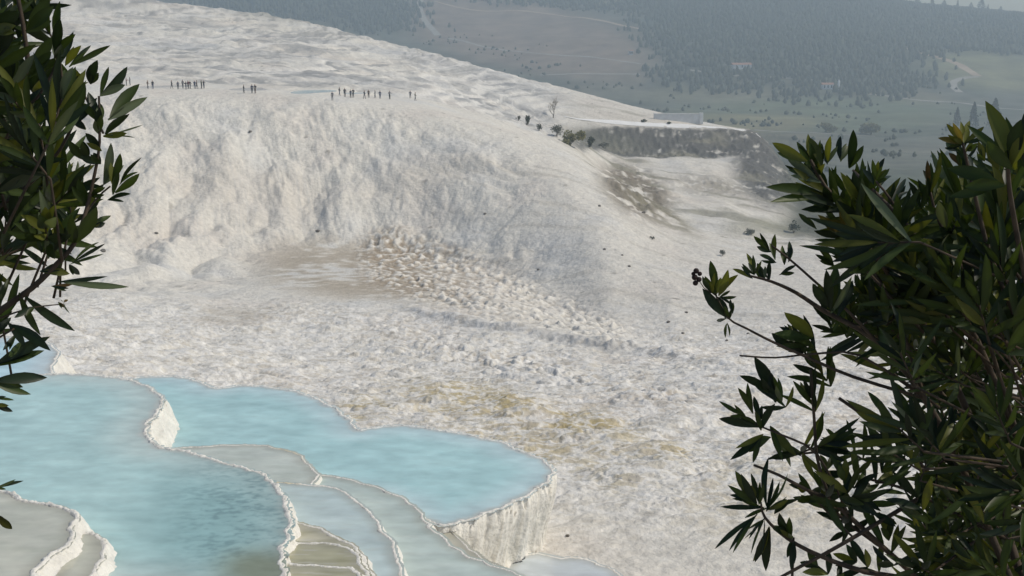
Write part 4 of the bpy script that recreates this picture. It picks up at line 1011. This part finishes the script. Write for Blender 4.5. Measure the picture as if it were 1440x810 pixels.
# shoots filling the body of the shrub
bodyR = [(1178,300),(1215,282),(1270,312),(1320,306),(1360,268),(1405,262),(1480,230),(1500,860),(1235,860),(1215,750),(1180,690),(1150,640),(1132,560),(1130,500),(1185,470),(1240,450),(1228,390),(1190,340)]
rr = random.Random(31); shootsR = []
hub = Vector((1.02, 2.0, CZ - .62))
cnt = 0
while cnt < 200:
    px, py = rr.uniform(1130, 1500), rr.uniform(230, 860)
    if not in_poly(px, py, bodyR): continue
    if py > 480 and rr.random() < (.35 if px > 1280 else .72): continue
    if py > 560 and px < 1290 and rr.random() < .75: continue
    if px < 1265 and py < 340 and rr.random() < .5: continue
    if px < 1230 and py > 330 and rr.random() < .4: continue
    dpt = rr.uniform(1.75, 2.55); p = at(px, py, dpt); cnt += 1
    d = Vector((rr.uniform(-1.1, .35), rr.uniform(-.8, .6), rr.uniform(-.15, 1.2)))
    if d.length < .3: d = Vector((-.4, 0, .8))
    L = rr.uniform(.09, .14) if py < 480 else rr.uniform(.07, .11)
    LR.whorls(p, d, L, rr.choice((4, 5, 6)) if py < 480 else 4, rr.uniform(.0095, .0145) if py < 480 else rr.uniform(.009, .0125), None, (.3, 1.0), .016)
    shootsR.append((p, d.normalized()))
# leafy ends of the outer stems
for px, py, dx, dz, L, n in [(1142,232,-.35,1,.075,3),(1158,262,-.5,.8,.075,3),(1172,285,-.6,.6,.085,4),(1205,262,.1,1,.07,3),(1215,292,-.2,1,.09,4),(1232,262,.2,1,.05,3),
                             (1186,330,-.7,.5,.07,4),(1200,355,-.5,.7,.075,4),(1222,372,-.3,.9,.08,4),(1168,440,-.2,1,.065,4),(1195,446,.1,1,.07,4),(1130,480,-.7,.5,.065,3),(1152,520,-.5,.7,.075,4),
                             (1095,556,-.5,.8,.055,3),(1140,560,-.3,.9,.065,3),(1308,276,.0,1,.05,4),(1356,208,.0,1,.04,4),(1256,290,.2,1,.055,3),
                             (1240,330,-.3,.9,.09,4),(1420,240,-.2,1,.10,4),(1260,410,-.4,.7,.09,5),(1215,420,-.4,.8,.075,4)]:
    p = at(px, py, rr.uniform(1.88, 2.05)); LR.whorls(p, (dx, rr.uniform(-.4, .2), dz), L, n, L * .15, None, (.25, .8), .012)
# sparse small shoots on the lower twigs
for px, py, dx, dz, L in [(1133,690,-.6,.5,.05),(1158,690,-.2,.9,.06),(1187,676,-.3,1,.07),(1170,652,.5,.7,.06),(1204,668,.2,1,.07),(1200,700,.9,.1,.07),(1226,720,.6,-.5,.08),(1178,720,-.4,.9,.05),(1240,665,.5,.8,.08),
                          (1250,760,-.2,.9,.07),(1290,700,-.3,.7,.09),(1320,750,.5,.6,.09),(1205,790,-.6,.3,.07),(1345,690,-.5,.9,.09),(1390,720,.2,1,.09),(1370,790,-.4,.7,.09),(1150,795,-.5,.4,.05),(1260,640,-.8,.2,.08)]:
    p = at(px, py, rr.uniform(1.85, 2.1)); LR.whorls(p, (dx, rr.uniform(-.4, .3), dz), L, 3, .0125, None)
LR.build(rootR)
base = (1620, 1650, 1.45)
def bR(dx=0): return (1660 + dx, 1700, 1.5)
stems_px(rootR, [
 ([bR(), (1520,1100,1.75), (1420,760,1.95), (1370,600,2.0), (1282,426,1.95), (1212,346,1.97), (1185,290,1.98), (1160,262,2.0), (1140,225,2.0)], .014, .003),
 ([bR(40), (1560,1000,1.8), (1440,640,1.95), (1350,430,1.9), (1286,332,1.87), (1240,280,1.85), (1200,240,2.03)], .013, .003),
 ([bR(-50), (1500,1050,1.8), (1380,720,1.9), (1300,560,1.9), (1230,478,1.9), (1160,438,1.93), (1120,412,1.94), (1085,396,1.93), (1055,388,1.92)], .012, .0022),
 ([(1230,478,1.9), (1195,440,1.9), (1145,395,1.93), (1112,366,1.95), (1085,345,1.95)], .005, .002),
 ([(1300,560,1.9), (1200,530,1.9), (1130,500,1.9), (1085,480,1.9), (1050,462,1.9), (1024,447,1.9), (1005,412,1.9)], .0055, .0016),
 ([(1300,560,1.9), (1210,500,1.9), (1143,498,1.93), (1090,503,1.9), (1040,500,1.9)], .004, .0018),
 ([bR(-120), (1480,1000,1.75), (1360,840,1.85), (1220,805,1.85), (1154,782,1.85), (1107,757,1.85), (1076,728,1.85), (1070,706,1.85)], .010, .0022),
 ([(1090,816,1.83), (1125,797,1.84), (1154,782,1.85), (1200,756,1.86), (1240,732,1.9), (1310,690,1.95)], .004, .005),
 ([bR(-80), (1480,1000,1.8), (1330,850,1.9), (1240,768,1.9), (1194,726,1.9), (1165,702,1.9), (1133,688,1.9), (1095,668,1.9), (1060,654,1.9)], .010, .0025),
 ([(1135,690,1.9), (1165,722,1.9), (1198,754,1.88)], .0025, .0025),
 ([(1235,766,1.9), (1180,725,1.92), (1163,690,1.92), (1149,643,1.93), (1145,590,1.93), (1140,520,1.93)], .0055, .003),
 ([(1194,726,1.9), (1150,640,1.9), (1100,612,1.9), (1080,604,1.9), (1062,596,1.9)], .004, .002),
 ([(1116,756,1.85), (1115,790,1.85), (1113,830,1.85)], .003, .003),
 ([bR(20), (1570,1000,1.7), (1480,560,1.75), (1440,380,1.75), (1420,270,1.72), (1418,225,1.71)], .012, .003),
 ([(1480,560,1.75), (1400,380,1.8), (1370,270,1.8), (1354,202,1.8)], .007, .0025),
 ([(1440,640,1.95), (1370,420,1.85), (1320,310,1.85), (1308,268,1.85)], .006, .0022),
 ([(1286,332,1.87), (1252,280,1.85), (1232,255,1.85)], .004, .002),
 ([(1282,426,1.95), (1240,370,1.93), (1215,340,1.95), (1190,325,1.96)], .004, .002),
 ([(1300,560,1.9), (1270,470,1.9), (1240,400,1.9), (1195,340,1.95)], .006, .003),
 ([bR(-20), (1520,950,1.9), (1420,700,2.1), (1330,560,2.2), (1250,470,2.2)], .010, .004),
 ([bR(-60), (1480,950,2.0), (1350,720,2.2), (1260,620,2.2), (1180,560,2.2)], .009, .004),
 ([(1420,760,1.95), (1340,720,1.95), (1280,690,1.95), (1215,672,1.95)], .006, .003)])
twl = []
for p, d in shootsR:
    q_ = p - d * .14; twl.append(([tuple(p - rootR.location), tuple(p - d * .06 - rootR.location), tuple(q_ + (hub - q_) * .25 - rootR.location)], .0016, .0026))
tag(tubes('twigs', twl, M_stem, rootR, 4), kind='stuff')
bm = bmesh.new()
for px, py, r_ in [(979,381,4.2), (977,390,4.5), (983,393,4), (978,398,4), (984,385,3.4), (975,385,3)]:
    bmesh.ops.create_icosphere(bm, subdivisions=2, radius=r_ / F * 1.9, matrix=Matrix.Translation(at(px, py, 1.9) - rootR.location))
bm_obj('flower_buds', bm, M_pod, rootR)
tubes('bud_stalk', [([at(1000,412,1.9) - rootR.location, at(990,405,1.9) - rootR.location, at(980,390,1.9) - rootR.location], .0012, .0007)], M_stem, rootR, 4)

# ---- left-hand shrub
rootL = tag(empty('oleander_shrub', (-1.25, 1.6, CZ - 1.63)), 'dark green oleander with broad upright leaves reaching in from the left edge', 'shrub', 'oleanders framing the view')
LL = Leaves(23)
for b, t, w_, d0, c_ in [
 ((103,91),(155,62),10,2.0,MID), ((78,77),(84,23),15,2.0,DRK), ((84,90),(103,43),13,2.0,DRK), ((93,91),(114,62),12,2.0,None), ((41,106),(74,49),20,2.0,None), ((38,42),(70,-6),20,1.95,None),
 ((128,117),(137,83),13,1.95,DRK), ((143,132),(179,92),15,1.95,DRK), ((155,165),(196,116),18,1.95,None), ((148,189),(182,158),12,1.95,DRK), ((154,190),(201,174),3,1.95,PAL),
 ((146,259),(156,199),14,1.95,PAL*.8), ((158,256),(169,214),12,1.95,MID), ((169,259),(199,219),6,1.95,DRK), ((162,271),(196,242),13,1.95,None), ((152,281),(184,271),7,1.95,DRK),
 ((104,172),(120,117),18,1.95,MID), ((50,166),(93,127),17,1.95,None), ((-4,227),(34,196),26,1.9,YEL*.7), ((-4,270),(65,239),18,1.9,PAL*.6), ((19,226),(92,220),13,1.92,DRK), ((40,196),(66,148),17,1.92,DRK),
 ((90,397),(181,401),11,1.9,PAL*1.1), ((35,417),(105,463),15,1.9,DRK), ((104,342),(136,288),23,1.92,MID), ((131,318),(156,302),10,1.92,None), ((104,368),(148,341),6,1.92,None), ((17,457),(71,491),17,1.88,DRK),
 ((-6,512),(70,471),18,1.88,DRK), ((-10,536),(66,529),19,1.88,DRK), ((-8,570),(18,578),9,1.88,DRK), ((-8,560),(20,562),5,1.88,None), ((-6,686),(33,675),6,1.88,None), ((-4,725),(17,743),13,1.88,YEL*.4),
 ((98,372),(112,385),9,1.9,DRK), ((60,382),(98,384),13,1.9,None), ((84,345),(78,300),15,1.92,None), ((70,360),(92,318),14,1.92,DRK), ((55,300),(58,355),13,1.92,DRK), ((78,350),(116,372),9,1.92,MID),
 ((30,480),(12,500),8,1.9,None), ((22,470),(4,492),8,1.9,DRK), ((48,432),(20,446),10,1.9,DRK), ((125,290),(110,250),14,1.95,MID), ((128,275),(148,262),9,1.95,None),
 ((138,170),(124,128),15,1.95,DRK), ((140,185),(140,150),12,1.95,DRK), ((141,210),(120,186),12,1.95,None), ((140,230),(112,218),12,1.95,DRK), ((118,180),(92,158),14,1.97,DRK), ((120,225),(96,196),14,1.97,None),
 ((74,402),(104,398),6,1.9,BRN*.7), ((82,425),(92,432),5,1.9,BRN), ((90,425),(96,420),4,1.9,BRN), ((-10,40),(28,14),22,1.9,DRK), ((-8,84),(20,30),20,1.9,None), ((-10,100),(50,60),16,1.9,MID)]:
    LL.px(b, t, w_, d0, None, c_)
bodyL = [(-90,-60),(45,-50),(62,60),(88,120),(108,200),(112,270),(88,330),(62,390),(20,440),(-90,480)]
rl = random.Random(37); shootsL = []; cnt = 0
while cnt < 76:
    px, py = rl.uniform(-90, 112), rl.uniform(-60, 470)
    if not in_poly(px, py, bodyL): continue
    cnt += 1; dpt = rl.uniform(1.8, 2.5); p = at(px, py, dpt)
    d = Vector((rl.uniform(-.3, .7), rl.uniform(-.8, .5), rl.uniform(.1, 1.2)))
    LL.whorls(p, d, rl.uniform(.075, .115), rl.choice((4, 5)), rl.uniform(.011, .017), None, (.3, .85), .018); shootsL.append((p, d.normalized()))
LL.build(rootL)
def bL(dx=0): return (-560 + dx, 1700, 1.45)
stems_px(rootL, [
 ([bL(), (-300,900,1.75), (-110,560,1.88), (-20,455,1.9), (45,405,1.9), (79,372,1.91), (104,343,1.92), (120,300,1.94), (132,250,1.95), (140,200,1.95), (139,135,1.95)], .012, .0025),
 ([bL(20), (-340,700,1.8), (-120,350,1.95), (-20,180,2.0), (34,110,2.0), (36,60,2.0), (24,-10,2.0)], .012, .004),
 ([(-120,350,1.95), (0,290,1.97), (70,230,1.97), (104,172,1.96), (115,135,1.96)], .006, .0025),
 ([(-20,180,2.0), (40,150,2.0), (75,100,2.0), (84,60,2.0)], .005, .002),
 ([(120,300,1.94), (140,275,1.95), (155,262,1.95)], .003, .002),
 ([(-20,455,1.9), (20,440,1.9), (50,432,1.9), (84,428,1.9)], .003, .0012),
 ([(-110,560,1.88), (-40,500,1.88), (20,462,1.88)], .004, .002),
 ([(-300,900,1.75), (-120,740,1.85), (-10,690,1.88)], .005, .002),
 ([bL(60), (-280,1000,1.7), (-150,620,1.85), (-60,380,2.1), (20,250,2.2)], .009, .004)])
tag(tubes('twigs', [([tuple(p - rootL.location), tuple(p - d * .06 - rootL.location), tuple(p - d * .16 - Vector((.05, 0, .05)) - rootL.location)], .0016, .0026) for p, d in shootsL], M_stem, rootL, 4), kind='stuff')
